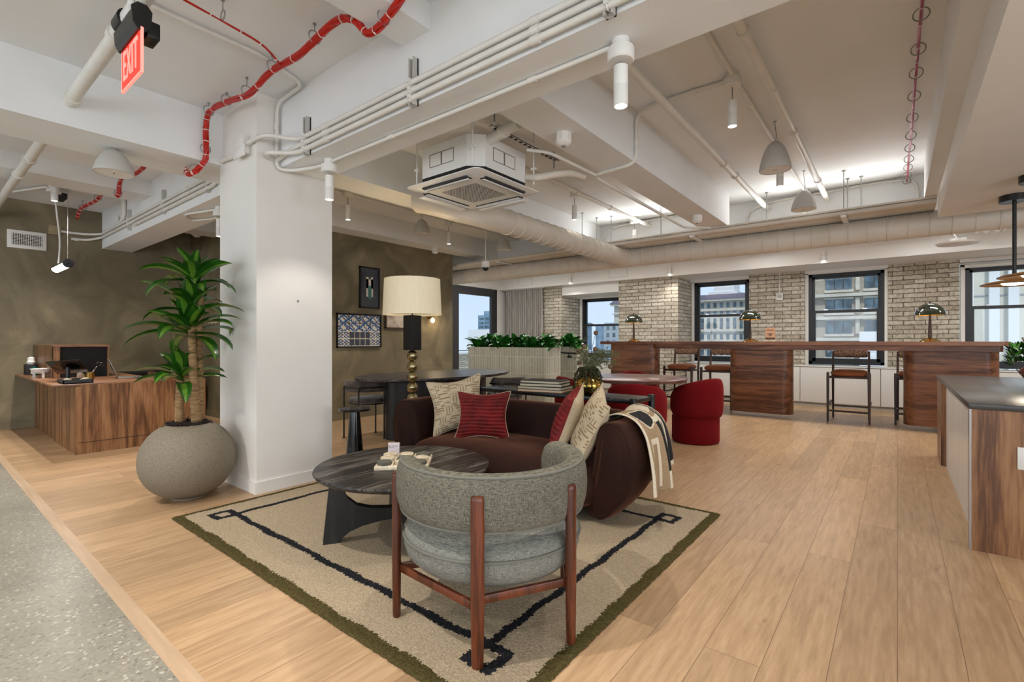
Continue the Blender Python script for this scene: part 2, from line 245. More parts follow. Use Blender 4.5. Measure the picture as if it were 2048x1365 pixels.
# ---------------------------------------------------------------- mesh builder
class B:
    def __init__(s): s.bm = bmesh.new(); s.mi = 0; s.weld = False
    def _f(s, vs):
        try: f = s.bm.faces.new(vs); f.material_index = s.mi; return f
        except ValueError: return None
    def box(s, x0, x1, y0, y1, z0, z1, bev=0, seg=2, mat=None):
        v = [s.bm.verts.new((x, y, z)) for z in (z0, z1) for y in (y0, y1) for x in (x0, x1)]
        fs = [s._f([v[i] for i in q]) for q in ((0, 2, 3, 1), (4, 5, 7, 6), (0, 1, 5, 4), (2, 6, 7, 3), (0, 4, 6, 2), (1, 3, 7, 5))]
        if bev:
            es = list({e for f in fs for e in f.edges})
            r = bmesh.ops.bevel(s.bm, geom=es, offset=bev, segments=seg, affect='EDGES', profile=.5)
            for f in r['faces']: f.material_index = s.mi
            v = list({q for f in r['faces'] for q in f.verts} | {q for q in v if q.is_valid})
        if mat is not None:
            for q in v:
                if q.is_valid: q.co = mat @ q.co
        return s
    def rings(s, rows, closed=True, cap0=True, cap1=True):
        vr = [[s.bm.verts.new(p) for p in r] for r in rows]
        n = len(vr[0])
        for a, b in zip(vr, vr[1:]):
            for i in range(n if closed else n-1):
                j = (i+1) % n
                s._f([a[i], a[j], b[j], b[i]])
        if cap0 and closed: s._f(list(reversed(vr[0])))
        if cap1 and closed: s._f(vr[-1])
        return s
    def tube(s, pts, r, n=8, caps=True):
        pts = [V(p) for p in pts]; rows = []; up = None
        for i, p in enumerate(pts):
            d = (pts[min(i+1, len(pts)-1)] - pts[max(i-1, 0)])
            if d.length < 1e-9: d = V((0, 0, 1))
            d.normalize()
            if up is None:
                up = V((0, 0, 1)) if abs(d.z) < .9 else V((1, 0, 0))
            a = up - d*up.dot(d)
            if a.length < 1e-4: a = d.orthogonal()
            a.normalize(); b = d.cross(a); up = a
            rr = r[i] if isinstance(r, (list, tuple)) else r
            rows.append([p + a*rr*math.cos(2*PI*k/n) + b*rr*math.sin(2*PI*k/n) for k in range(n)])
        return s.rings(rows, True, caps, caps)
    def cyl(s, p0, p1, r0, r1=None, n=20): return s.tube([p0, p1], [r0, r0 if r1 is None else r1], n)
    def lathe(s, prof, c=(0, 0, 0), n=32, cap=True, mat=None):
        rows = [[V((c[0]+r*math.cos(2*PI*k/n), c[1]+r*math.sin(2*PI*k/n), c[2]+z)) for k in range(n)] for r, z in prof]
        if mat is not None: rows = [[mat @ p for p in row] for row in rows]
        return s.rings(rows, True, cap, cap)
    def prism(s, poly, z0, z1, ax='z'):
        f = {'z': lambda a, b, c: (a, b, c), 'y': lambda a, b, c: (a, c, b), 'x': lambda a, b, c: (c, a, b)}[ax]
        return s.rings([[V(f(a, b, z0)) for a, b in poly], [V(f(a, b, z1)) for a, b in poly]])
    def sphere(s, c, r, sc=(1, 1, 1), n=16, m=10):
        rows = []
        for i in range(m+1):
            t = PI*i/m; t = min(max(t, .02), PI-.02)
            rows.append([V((c[0]+r*sc[0]*math.sin(t)*math.cos(2*PI*k/n), c[1]+r*sc[1]*math.sin(t)*math.sin(2*PI*k/n), c[2]-r*sc[2]*math.cos(t))) for k in range(n)])
        return s.rings(rows)
    def grid(s, fn, nu, nv, cu=False, cv=False, mfn=None):
        g = [[s.bm.verts.new(fn(i/nu, j/nv)) for j in range(nv + (0 if cv else 1))] for i in range(nu + (0 if cu else 1))]
        for i in range(nu):
            for j in range(nv):
                a, b = (i+1) % len(g), (j+1) % len(g[0])
                f = s._f([g[i][j], g[a][j], g[a][b], g[i][b]])
                if f and mfn: f.material_index = mfn((i+.5)/nu, (j+.5)/nv)
        return s
    def torus(s, c, R, r, n=20, m=6, ax='z'):
        def fn(u, v):
            a, b = 2*PI*u, 2*PI*v; x = (R+r*math.cos(b)); p = (x*math.cos(a), x*math.sin(a), r*math.sin(b))
            p = {'z': p, 'y': (p[0], p[2], p[1]), 'x': (p[2], p[0], p[1])}[ax]
            return V((c[0]+p[0], c[1]+p[1], c[2]+p[2]))
        return s.grid(fn, n, m, True, True)
def smooth_path(pts, sub=6):
    P = [V(p) for p in pts]; out = []
    for i in range(len(P)-1):
        p0, p1, p2, p3 = P[max(i-1, 0)], P[i], P[i+1], P[min(i+2, len(P)-1)]
        for k in range(sub):
            t = k/sub
            out.append(.5*((2*p1) + (p2-p0)*t + (2*p0-5*p1+4*p2-p3)*t*t + (3*p1-p0-3*p2+p3)*t**3))
    out.append(P[-1]); return out
def bend(pts, r=.05, k=5):
    """a polyline with its corners rounded, as bent conduit"""
    P = [V(p) for p in pts]; out = [P[0]]
    for i in range(1, len(P)-1):
        a, b, c = P[i-1], P[i], P[i+1]; d1 = (a-b); d2 = (c-b); q = min(r, d1.length*.45, d2.length*.45)
        s, e = b+d1.normalized()*q, b+d2.normalized()*q
        for j in range(k+1):
            t = j/k; out.append(s*(1-t)**2 + b*2*t*(1-t) + e*t*t)
    out.append(P[-1]); return out
def obj(name, b, m, parent=None, loc=None, rot=None, angle=40, smooth=True):
    if b.weld: bmesh.ops.remove_doubles(b.bm, verts=b.bm.verts[:], dist=1e-4)
    me = bpy.data.meshes.new(name); bmesh.ops.recalc_face_normals(b.bm, faces=b.bm.faces[:])
    if parent is not None and loc is None and parent.get('_w'):
        bmesh.ops.translate(b.bm, verts=b.bm.verts[:], vec=-parent.location)
    b.bm.to_mesh(me); b.bm.free()
    for x in (m if isinstance(m, (list, tuple)) else [m]): me.materials.append(MT[x] if isinstance(x, str) else x)
    if smooth:
        me.shade_smooth()
        me.set_sharp_from_angle(angle=math.radians(angle))
    o = bpy.data.objects.new(name, me); C.objects.link(o)
    if parent is not None: o.parent = parent
    if loc is not None: o.location = loc
    if rot is not None: o.rotation_euler = rot
    return o
def tag(o, label, cat, group=None):
    o['label'] = label; o['category'] = cat
    if group: o['group'] = group
    return o
def thing(name, label, cat, loc=(0, 0, 0), rz=0, group=None, world=True):
    """Empty at the thing's base; with world=True the parts are written in room coordinates"""
    o = bpy.data.objects.new(name, None); C.objects.link(o); o.location = loc; o.rotation_euler = (0, 0, rz); o.empty_display_size = .1
    if world: o['_w'] = 1
    return tag(o, label, cat, group)
def dup(root, loc, rz=0, label=None, group=None):
    def cp(o, par):
        c = o.copy(); C.objects.link(c); c.parent = par
        for ch in o.children: cp(ch, c)
        return c
    r = cp(root, None); r.location = loc; r.rotation_euler = (0, 0, rz)
    if label: r['label'] = label
    if group: r['group'] = group
    return r
def struct(name, b, m, smooth=False):
    o = obj(name, b, m, smooth=smooth); o['kind'] = 'structure'; return o
def grouptree(root): return root

# ---------------------------------------------------------------- the room shell
ZC = 2.81
struct('floor', B().box(-8.6, 4.6, .596, 9.9, -.12, 0), 'floor')
struct('floor_terrazzo', B().box(-8.6, 4.6, -5, .545, -.12, 0), 'terrazzo')
struct('trim_1', B().box(-8.6, 4.6, .545, .596, -.12, .001), MT['walnut_y'] if False else pm('oak_border_board', '#b3977a', '#c7ac90', 6, stretch=(.4, 6, 1), rough=.36))
struct('ceiling', B().box(-8.6, 4.6, -5, 6.62, ZC, ZC+.15), 'ceil')
struct('ceiling_lower', B().box(-8.6, 4.6, 6.66, 8.78, 2.6, 2.75), 'ceil')
struct('ceiling_drop', B().box(.29, 4.6, -5, 5.89, 2.2, ZC), 'white')
struct('trim_2', B().box(-8.6, 4.6, 6.62, 6.68, 2.42, ZC+.05), 'ceil')      # upright face at the far end of the slab
struct('trim_3', B().box(-7.4, 4.6, 8.75, 9.62, 2.26, 2.75), 'white')        # bulkhead over the windows
# beams
struct('trim_4', B().box(-8.45, 4.6, 1.70, 2.03, 2.32, ZC+.02), 'ceil')
struct('trim_5', B().box(-4.57, -4.07, -5, 1.70, 2.42, ZC+.02), 'ceil')
struct('trim_6', B().box(-6.75, -6.35, -5, 1.70, 2.65, ZC+.02), 'ceil')
struct('trim_7', B().box(-3.87, -3.53, 2.03, 6.62, 2.42, ZC+.02), 'ceil')
struct('trim_8', B().box(-1.85, -1.55, 2.03, 6.07, 2.42, ZC+.02), 'ceil')
struct('trim_9', B().box(.2, .292, 2.03, 6.1, 2.42, ZC+.02), 'ceil')
struct('trim_10', B().box(-5.9, -5.58, 2.03, 6.62, 2.53, ZC+.02), 'ceil')
struct('trim_11', B().box(-7.55, -7.2, 2.03, 2.75, 2.53, ZC+.02), 'ceil')
struct('trim_12', B().box(-2.11, -1.887, -5, 1.70, 2.675, ZC+.02), 'ceil')
struct('wall_pillar', B().box(-4.12, -3.5, 1.543, 2.12, 0, ZC+.02), 'white')
for i, (a, b_, c, d) in enumerate(((-4.13, -3.49, 1.531, 1.543), (-3.5, -3.488, 1.543, 2.13), (-4.132, -4.12, 1.543, 2.13))):
    struct('baseboard_pillar' + ('' if i == 0 else '_side' if i == 1 else '_rear'), B().box(a, b_, c, d, 0, .085), 'white')
# walls
struct('wall_left', B().box(-8.6, -8.45, -5, 2.9, 0, ZC+.02), 'olive')
struct('wall_sign', B().box(-8.45, -5.9, 2.75, 2.9, 0, ZC+.02), 'olive')
struct('wall_gallery', B().box(-6.05, -5.9, 2.9, 5.81, 0, ZC+.02), 'olive')
struct('wall_gallery_end', B().box(-7.5, -6.05, 5.66, 5.81, 0, ZC+.02), 'white')
struct('baseboard_left', B().box(-8.45, -8.435, -5, 2.75, 0, .085), 'olive')
struct('baseboard_sign', B().box(-8.435, -5.9, 2.735, 2.75, 0, .085), 'olive')
struct('baseboard_gallery', B().box(-5.9, -5.885, 2.75, 5.81, 0, .085), 'olive')
struct('wall_right', B().box(4.5, 4.6, 2.7, 9.8, 0, ZC), 'white')
struct('wall_right_front', B().box(4.5, 4.6, -5, 2.7, 0, .5).box(4.5, 4.6, -5, 2.7, 2.15, ZC), 'white')  # opening out of view, added for the side area lamps
wb = B().box(-8.6, 4.6, -5.1, -5, 0, .4).box(-8.6, 4.6, -5.1, -5, 2.5, ZC)
for x in (-8.6, -5.75, -3.15, -.55, 2.0, 4.45): wb.box(x, x+.15, -5.1, -5, 0, ZC)
struct('wall_rear', wb, 'white')  # unseen wall, its openings added for the rear area lamps
struct('wall_terrace', B().box(-7.5, -7.35, 8.68, 9.8, 0, 2.75), 'white')
struct('wall_terrace_head', B().box(-7.5, -7.35, 5.81, 8.68, 2.27, 2.75), 'white')
# window wall
def wallseg(name, x0, x1, y0, z0, z1, m='brick'): struct(name, B().box(x0, x1, y0, 9.8, z0, z1), m)
wallseg('wall_windows_pier_corner', -6.4, -5.72, 8.92, 0, 2.26)
wallseg('wall_windows_pier_left', -4.36, -3.17, 8.92, 0, 2.26)
wallseg('wall_windows_pier_middle', -2.1, -1.24, 9.55, 0, 2.26)
wallseg('wall_windows_pier_right', -.12, .71, 9.62, 0, 2.26)
wallseg('wall_windows_pier_end', 2.3, 4.5, 9.62, 0, 2.26)
wallseg('wall_windows_curtain_side', -7.35, -6.4, 9.5, 0, 2.75, 'white')
for i, (a, b_) in enumerate(((-5.72, -4.36), (-3.17, -2.1), (-1.24, -.12), (.71, 2.3))):
    wallseg('wall_windows_sill_' + 'abcd'[i], a, b_, 9.62, 0, .66, 'white')
    wallseg('wall_windows_head_' + 'abcd'[i], a, b_, 9.6, 2.21 if i else 2.04, 2.76, 'white')
struct('trim_13', B().box(-5.72, -4.36, 8.95, 9.6, 2.06, 2.26), 'white')     # lower head over the recessed first window
struct('trim_14', B().box(-8.6, 4.6, -5, 9.9, 2.96, 3.05), 'white')           # unseen roof slab added to keep outside light out
def window(n, x0, x1, z0, z1, zr, y=9.66):
    w = B().box(x0, x0+.05, y, y+.1, z0, z1).box(x1-.05, x1, y, y+.1, z0, z1).box(x0, x1, y, y+.1, z1-.05, z1).box(x0, x1, y, y+.1, z0, z0+.05)
    o = struct(f'window_{n}', B().box(x0-.05, x0, y-.03, y+.02, z0-.02, z1+.03).box(x1, x1+.05, y-.03, y+.02, z0-.02, z1+.03).box(x0-.05, x1+.05, y-.03, y+.02, z1, z1+.05), 'white')
    obj('window_frame', w, 'frame', o)
    obj('sash', B().box(x0+.05, x1-.05, y-.01, y+.05, zr-.02, zr+.025).box(x0+.05, x0+.1, y, y+.06, z0+.05, zr).box(x1-.1, x1-.05, y, y+.06, z0+.05, zr).box(x0+.05, x1-.05, y, y+.06, z0+.05, z0+.1), 'frame', o)
    obj('sash', B().box(x0+.05, x0+.085, y+.04, y+.09, zr, z1-.05).box(x1-.085, x1-.05, y+.04, y+.09, zr, z1-.05).box(x0+.05, x1-.05, y+.04, y+.09, z1-.08, z1-.05), 'frame', o)
    for xx in (x0+.25, x1-.25): obj('sash_lock', B().box(xx-.03, xx+.03, y-.03, y, zr+.025, zr+.04), 'chrome', o)
    obj('pane', B().box(x0+.05, x1-.05, y+.03, y+.034, z0+.05, zr), 'glass', o); obj('pane', B().box(x0+.05, x1-.05, y+.07, y+.074, zr, z1-.05), 'glass', o)
    return o
window(1, -5.62, -4.40, .70, 2.03, 1.42)
window(2, -3.11, -2.12, .68, 2.20, 1.55)
window(3, -1.19, -.16, .68, 2.20, 1.56)
window(4, .77, 2.25, .68, 2.15, 1.55)
# terrace door
d = struct('door_1', B().box(-7.40, -7.34, 5.83, 5.9, 0, 2.26).box(-7.40, -7.34, 8.62, 8.68, 0, 2.26).box(-7.40, -7.34, 5.83, 8.68, 2.19, 2.26), 'frame_g')
obj('mullion', B().box(-7.41, -7.33, 7.02, 7.24, 0, 2.2), 'frame_g', d)
obj('door_leaf', B().box(-7.40, -7.34, 7.24, 7.42, 0, 2.19).box(-7.40, -7.34, 8.48, 8.62, 0, 2.19).box(-7.40, -7.34, 7.42, 8.48, 2.09, 2.19).box(-7.40, -7.34, 7.42, 8.48, 0, .15), 'frame_g', d)
obj('pane', B().box(-7.37, -7.365, 7.42, 8.48, .15, 2.1), 'glass', d); obj('pane', B().box(-7.37, -7.365, 5.9, 7.02, .0, 2.2), 'glass', d)

# ================================================================ services on the ceiling
def conduit(name, label, pts, r=.013, m='pipe', cat='conduit', bendr=.08, couplings=(), group=None, n=10):
    p = bend(pts, bendr) if len(pts) > 2 else [V(q) for q in pts]
    t = thing(name, label, cat, tuple(pts[0]), group=group)
    obj('pipe_run', B().tube(p, r, n), m, t)
    for c, d in couplings:
        c = V(c); d = V(d).normalized()
        obj('coupling', B().cyl(c-d*.022, c+d*.022, r*1.28, n=12), m, t)
    return t
X1, Y1 = V((1, 0, 0)), V((0, 1, 0))
conduit('sprinkler_pipe', 'thick white sprinkler pipe passing the exit sign and through the left beams', [(-1.2, .66, 2.57), (-8.44, .66, 2.57)], .034, cat='pipe',
        couplings=[((-3.98, .66, 2.57), X1), ((-4.8, .66, 2.57), X1), ((-5.6, .66, 2.57), X1), ((-6.2, .66, 2.57), X1), ((-3.0, .66, 2.57), X1)], n=16)
conduit('conduit', 'white conduit crossing the ceiling behind the exit sign then down the pillar side', [(-3.0, -.4, 2.79), (-3.0, 1.35, 2.79), (-3.12, 1.68, 2.79), (-3.47, 1.672, 2.77), (-3.475, 1.672, 2.30), (-3.42, 1.76, 2.30), (-3.22, 1.83, 2.30), (-3.1, 1.84, 2.30)], .0125,
        couplings=[((-3.0, .8, 2.79), Y1), ((-3.475, 1.672, 2.6), V((0, 0, 1)))])
for z, w in ((2.43, 'top'), (2.388, 'middle'), (2.346, 'bottom')):
    e = {'top': [(-3.18, 1.672, z), (-3.35, 1.53, 2.47), (-3.56, 1.515, 2.46), (-3.58, 1.52, 2.46)], 'middle': [(-3.3, 1.672, z), (-3.47, 1.672, 2.36)], 'bottom': [(-3.2, 1.672, z), (-3.38, 1.55, 2.36), (-3.48, 1.62, 2.37), (-3.49, 1.66, 2.37)]}[w]
    conduit('conduit', f'{w} one of three parallel white conduits along the long beam face', [(.1, 1.672, z), *e], .0155,
            couplings=[((x, 1.672, z), X1) for x in (-2.83, -1.2)])
for x, w in ((-3.08, 'nearest the white pillar'), (-2.0, 'midway along the long beam'), (-.86, 'at the upper edge beside the big spotlight')):
    t = thing('strut_bracket', f'slotted strut bracket holding three conduits, {w}', 'bracket', (x, 1.69, 2.32), group='strut brackets on the long beam')
    obj('channel', B().box(x-.02, x-.012, 1.665, 1.70, 2.31, 2.56).box(x+.012, x+.02, 1.665, 1.70, 2.31, 2.56).box(x-.02, x+.02, 1.692, 1.70, 2.31, 2.56), 'speaker', t)
    for z in (2.43, 2.388, 2.346): obj('clamp', B().torus((x, 1.672, z), .019, .004, 16, 6, 'x').box(x-.008, x+.008, 1.645, 1.658, z-.006, z+.012), 'white_gloss', t)
t = thing('junction_box', 'white conduit body box on the front of the white pillar', 'junction box', (-3.66, 1.543, 2.40))
obj('housing', B().box(-3.76, -3.60, 1.49, 1.543, 2.40, 2.53, .006), 'white_gloss', t); obj('cover', B().box(-3.74, -3.57, 1.484, 1.5, 2.37, 2.45, .008), 'white_gloss', t)
conduit('conduit', 'upper white conduit on the left beam ending at a box on the olive wall', [(-3.72, 1.515, 2.42), (-4.14, 1.53, 2.45), (-4.35, 1.672, 2.50), (-8.36, 1.672, 2.50), (-8.42, 1.5, 2.48), (-8.42, 1.27, 2.48)], .0155, couplings=[((-5.2, 1.672, 2.5), X1)])
conduit('conduit', 'lower white conduit on the left beam with a capsule end on the olive wall', [(-4.12, 1.672, 2.455), (-8.36, 1.672, 2.455), (-8.42, 1.55, 2.41), (-8.42, 1.38, 2.40)], .0155, couplings=[((-8.42, 1.43, 2.40), Y1), ((-5.25, 1.672, 2.455), X1)])
conduit('conduit', 'short third conduit with an elbow on the left beam beside the pillar', [(-4.12, 1.64, 2.47), (-4.45, 1.672, 2.45), (-4.62, 1.672, 2.41), (-6.9, 1.672, 2.41)], .0155)
for x in (-4.75, -5.9, -7.1):
    t = thing('strut_bracket', {-4.75: 'strut bracket on the left beam closest to the pillar', -5.9: 'strut bracket on the left beam between the other two', -7.1: 'strut bracket on the left beam nearest the olive wall'}[x], 'bracket', (x, 1.69, 2.38), group='strut brackets on the left beam')
    obj('channel', B().box(x-.02, x+.02, 1.665, 1.70, 2.38, 2.62), 'speaker', t); obj('clamp', B().torus((x, 1.672, 2.5), .019, .004, 14, 6, 'x').torus((x, 1.672, 2.455), .019, .004, 14, 6, 'x'), 'white_gloss', t)
t = tag(obj('wall_box', B().box(-8.45, -8.40, 1.165, 1.28, 2.425, 2.545, .006), 'gyp'), 'square plaster-coated junction box on the olive wall', 'junction box')
tag(obj('bent_conduit', B().tube(bend([(-7.6, 1.675, 2.62), (-7.6, 1.675, 2.5), (-7.3, 1.675, 2.56), (-7.3, 1.675, 2.78)], .08), .02), 'pipe'), 'short bent white pipe stub above the left beam conduits', 'pipe')

# red cable bundles held by rings
def bundle(label, pts, r, group=None, strands=7, m='red_cable', ties=8, name='cable_bundle'):
    t = thing(name, label, 'cable', tuple(pts[0])); p = smooth_path(pts, 10); b = B()
    for k in range(strands):
        a0 = 2*PI*k/strands; rr = r*.55 if k else 0; q = []
        for i, c in enumerate(p):
            d = (p[min(i+1, len(p)-1)]-p[max(i-1, 0)]).normalized(); s = d.orthogonal().normalized(); s = V((0, 0, 1)) if abs(d.z) < .8 else V((0, 1, 0)); s = (s-d*s.dot(d)).normalized(); u = d.cross(s)
            a = a0+i*.12 + .5*math.sin(i*.31+k); q.append(c + (s*math.cos(a)+u*math.sin(a))*rr)
        b.tube(q, r*.42, 6)
    obj('cable', b, m, t); tb = B()
    for i in range(ties):
        j = int((i+.6)/ties*(len(p)-2)); d = (p[j+1]-p[j]).normalized(); tb.cyl(p[j]-d*.0018, p[j]+d*.0018, r*1.05, n=12)
    if ties: obj('cable_tie', tb, 'tie', t)
    return t
def ring(c, R, label, group, ax='y', post=None, m='steel'):
    t = thing('cable_ring', label, 'cable ring', tuple(c), group=group)
    obj('ring', B().torus(c, R, .0035, 20, 6, ax), m, t)
    if post: obj('stem', B().tube([(c[0], c[1], c[2]+R), (c[0], c[1], post)], .003, 6).cyl((c[0], c[1], post-.008), (c[0], c[1], post), .009, n=10), m, t)
    return t
bundle('thick bundle of bright red cables looping along the left ceiling and down beside the pillar', [(-1.55, 1.47, 2.74), (-1.80, 1.47, 2.70), (-1.95, 1.47, 2.635), (-2.09, 1.47, 2.625), (-2.16, 1.43, 2.70), (-2.3, 1.41, 2.735), (-2.66, 1.41, 2.70), (-3.0, 1.41, 2.72), (-3.32, 1.42, 2.69), (-3.65, 1.42, 2.74), (-3.92, 1.40, 2.745), (-4.02, 1.41, 2.66), (-4.02, 1.41, 2.54), (-4.035, 1.41, 2.42), (-4.10, 1.36, 2.33), (-4.22, 1.35, 2.34), (-4.3, 1.38, 2.40)], .021, ties=22)
bundle('thin red cable pair joining the thick red bundle on the left ceiling', [(-2.69, .5, 2.74), (-2.69, .82, 2.72), (-2.70, 1.05, 2.70), (-2.76, 1.25, 2.71), (-2.86, 1.40, 2.70)], .009, strands=2, ties=6)
bundle('short red cable bundle seen between the two left beams', [(-4.6, 1.40, 2.74), (-5.2, 1.40, 2.72), (-5.7, 1.42, 2.69), (-6.1, 1.40, 2.73), (-6.26, 1.40, 2.70), (-6.30, 1.40, 2.58), (-6.40, 1.40, 2.60)], .021, ties=9)
bundle('far red cable bundle near the olive wall above the desk', [(-6.8, 1.39, 2.72), (-7.3, 1.41, 2.70), (-7.9, 1.39, 2.71), (-8.3, 1.42, 2.66)], .021, ties=9)
for i, (x, y, z, w) in enumerate(((-1.97, 1.47, 2.655, 'just under the small upper beam'), (-2.5, 1.41, 2.735, 'first after the small upper beam'), (-2.98, 1.41, 2.745, 'where the thin conduit crosses'), (-3.36, 1.42, 2.72, 'two before the bundle turns down'), (-3.68, 1.42, 2.76, 'one before the bundle turns down'), (-3.94, 1.40, 2.755, 'where the bundle turns down'), (-4.03, 1.41, 2.5, 'halfway down the beam face'), (-4.12, 1.37, 2.36, 'at the bottom loop beside the beam'), (-5.3, 1.40, 2.74, 'first on the bundle between beams'), (-6.0, 1.40, 2.75, 'second on the bundle between beams'), (-6.32, 1.40, 2.60, 'under the second left beam'), (-7.2, 1.41, 2.72, 'first on the far left bundle'), (-7.9, 1.40, 2.72, 'second on the far left bundle'))):
    ring((x, y, z), .034, f'wire ring holding the red cable bundle, {w}', 'wire rings on the red cable bundle', 'x', ZC if z > 2.62 else None)
ring((-2.69, 1.02, 2.73), .025, 'wire ring holding the thin red cable pair', 'wire rings on the red cable bundle', 'y', ZC)
bundle('long straight run of crimson cables under the right part of the ceiling', [(.098, 2.3, 2.75), (.096, 3.1, 2.745), (.09, 4.0, 2.75), (.085, 5.2, 2.742), (.075, 6.58, 2.75)], .010, strands=4, m='magenta', ties=16)
for i, py in enumerate((30, 98, 145, 190, 233, 268, 293, 315, 332, 348, 358)):
    y = 2135/(683-py)
    ring((.096-.002*i, y, 2.755), .034, f'wire ring around the crimson cables, number {i+1} counted from the camera', 'wire rings on the crimson cables', 'y')

# cylinder spotlights ------------------------------------------------
def spot(x, y, z, wire, label, group, energy=38, strong=True):
    t = thing('cylinder_spotlight', label, 'ceiling light', (x, y, z), group=group)
    obj('mounting_box', B().cyl((x, y, z), (x, y, z-.045), .036, n=20), 'steel' if False else 'white_gloss', t)
    obj('canopy', B().lathe([(.053, 0), (.055, -.004), (.055, -.05), (.05, -.055)], (x, y, z-.035), 28), 'white_gloss', t)
    zt = z-.09-wire
    obj('cord', B().cyl((x, y, z-.088), (x, y, zt), .004, n=8), 'steel', t)
    obj('shade', B().lathe([(.010, .006), (.029, 0), (.0295, -.078), (.0285, -.08), (.0285, -.082), (.0295, -.084), (.0295, -.165), (.026, -.165), (.026, -.155)], (x, y, zt), 28, cap=True), 'white_gloss', t)
    obj('lens', B().cyl((x, y, zt-.156), (x, y, zt-.163), .0255, n=24), 'led', t)
    ld = bpy.data.lights.new('spot_beam', 'SPOT'); ld.energy = energy; ld.spot_size = math.radians(105); ld.spot_blend = .55; ld.shadow_soft_size = .02; ld.color = (1, .93, .84)
    lo = bpy.data.objects.new('spot_beam', ld); C.objects.link(lo); lo.parent = t; lo.location = (0, 0, zt-.175-z)
    return t
G = 'white cylinder spotlights'
spot(-.90, 1.86, 2.32, .02, 'large near white cylinder spotlight under the long beam, upper centre', G)
spot(-3.07, 1.84, 2.32, .02, 'white cylinder spotlight under the long beam right beside the pillar', G, 12)
spot(-4.95, 1.85, 2.32, .02, 'white cylinder spotlight under the beam just left of the pillar', G)
spot(-.84, 3.36, ZC, .09, 'hanging cylinder spotlight, nearest of the right-hand row', G)
spot(-.83, 4.93, ZC, .09, 'hanging cylinder spotlight between the two right-hand dome speakers', G)
spot(-.83, 6.45, ZC, .09, 'hanging cylinder spotlight farthest of the right-hand row by the pipe tray', G)
spot(-4.95, 3.20, ZC, .09, 'hanging cylinder spotlight just right of the pillar before the olive picture wall', G)
spot(-5.05, 4.90, ZC, .09, 'hanging cylinder spotlight above the end of the olive picture wall', G)
spot(-2.91, 4.82, ZC, .09, 'hanging cylinder spotlight behind and right of the ceiling air conditioner', G, .8)
spot(-2.89, 6.4, ZC, .09, 'hanging cylinder spotlight half hidden by the pipe tray', G)
def behind(x, y): 
    return spot(x, y, ZC, .02, f'added white cylinder spotlight on the ceiling near the camera at the {"left" if x < -1 else "right"}', G, 105)
for x, y in ((-3.3, -.4), (-1.6, .35), (-.6, -1.0), (-5.4, -.3), (-6.9, 1.0)): behind(x, y)  # spotlights added for brightness and for shadows under the furniture

# dome speakers
def speaker(x, y, zt, zb, r, label, zc=ZC):
    h = zt-zb; t = thing('dome_speaker', label, 'speaker', (x, y, zb), group='hanging dome speakers')
    obj('housing', B().lathe([(.012, h), (r*.25, h*.985), (r*.48, h*.86), (r*.68, h*.66), (r*.84, h*.42), (r*.95, h*.18), (r, 0), (r*.985, -.006), (r*.93, -.006), (r*.93, 0)], (x, y, zb), 36), 'speaker', t)
    obj('grille', B().cyl((x, y, zb), (x, y, zb-.003), r*.93, n=36), 'white', t); obj('badge', B().box(x-.018, x+.018, y-.003, y+.003, zb-.006, zb-.003), 'steel', t)
    obj('hanging_wire', B().tube(smooth_path([(x-.006, y, zt), (x+.01, y, zt+(zc-zt)*.2), (x, y, zc-(zc-zt)*.2), (x, y, zc)], 4), .003, 6).cyl((x, y, zc-.008), (x, y, zc), .012), 'steel', t)
    return t
speaker(-.76, 4.31, 2.65, 2.43, .115, 'larger grey dome speaker hanging right of the cylinder spotlights')
speaker(-.75, 5.74, 2.60, 2.42, .115, 'smaller grey dome speaker hanging just above the pipe tray')
speaker(-5.0, 4.35, 2.70, 2.52, .11, 'grey dome speaker hanging left of the white branch duct')
speaker(-4.44, 5.4, 2.56, 2.38, .11, 'grey dome speaker hanging behind the branch duct')
speaker(-4.30, .93, 2.41, 2.25, .117, 'grey dome speaker fixed close under the left beam', 2.42)
# detectors and camera
def detector(x, y, z, label):
    t = thing('smoke_detector', label, 'smoke detector', (x, y, z), group='smoke detectors')
    obj('junction_box', B().prism([(x+.052*math.cos(a*PI/4+PI/8), y+.052*math.sin(a*PI/4+PI/8)) for a in range(8)], z, z-.05), 'white_gloss', t, smooth=False)
    obj('sensor', B().lathe([(.05, -.05), (.052, -.062), (.036, -.078), (.02, -.082)], (x, y, z), 24), 'white', t); obj('lens', B().cyl((x, y, z-.082), (x, y, z-.088), .014), 'steel', t)
detector(-1.70, 2.68, 2.42, 'white smoke detector on the beam right of the air conditioner')
detector(-1.69, 5.33, 2.42, 'white smoke detector at the far end of the same beam above the tray')
detector(-5.72, 5.25, 2.53, 'white smoke detector under the beam at the end of the olive picture wall')
t = thing('security_camera', 'white dome security camera hanging on a thin rod before the main duct', 'security camera', (-4.3, 4.85, 2.0))
obj('rod', B().cyl((-4.3, 4.85, 2.13), (-4.3, 4.85, ZC), .006, n=8), 'white_gloss', t); obj('housing', B().lathe([(.03, .12), (.055, .11), (.055, .05), (.058, .04), (.05, .03)], (-4.3, 4.85, 2.02), 24), 'white_gloss', t); obj('lens_dome', B().sphere((-4.3, 4.85, 2.045), .042, (1, 1, 1)), 'dark_screen', t)

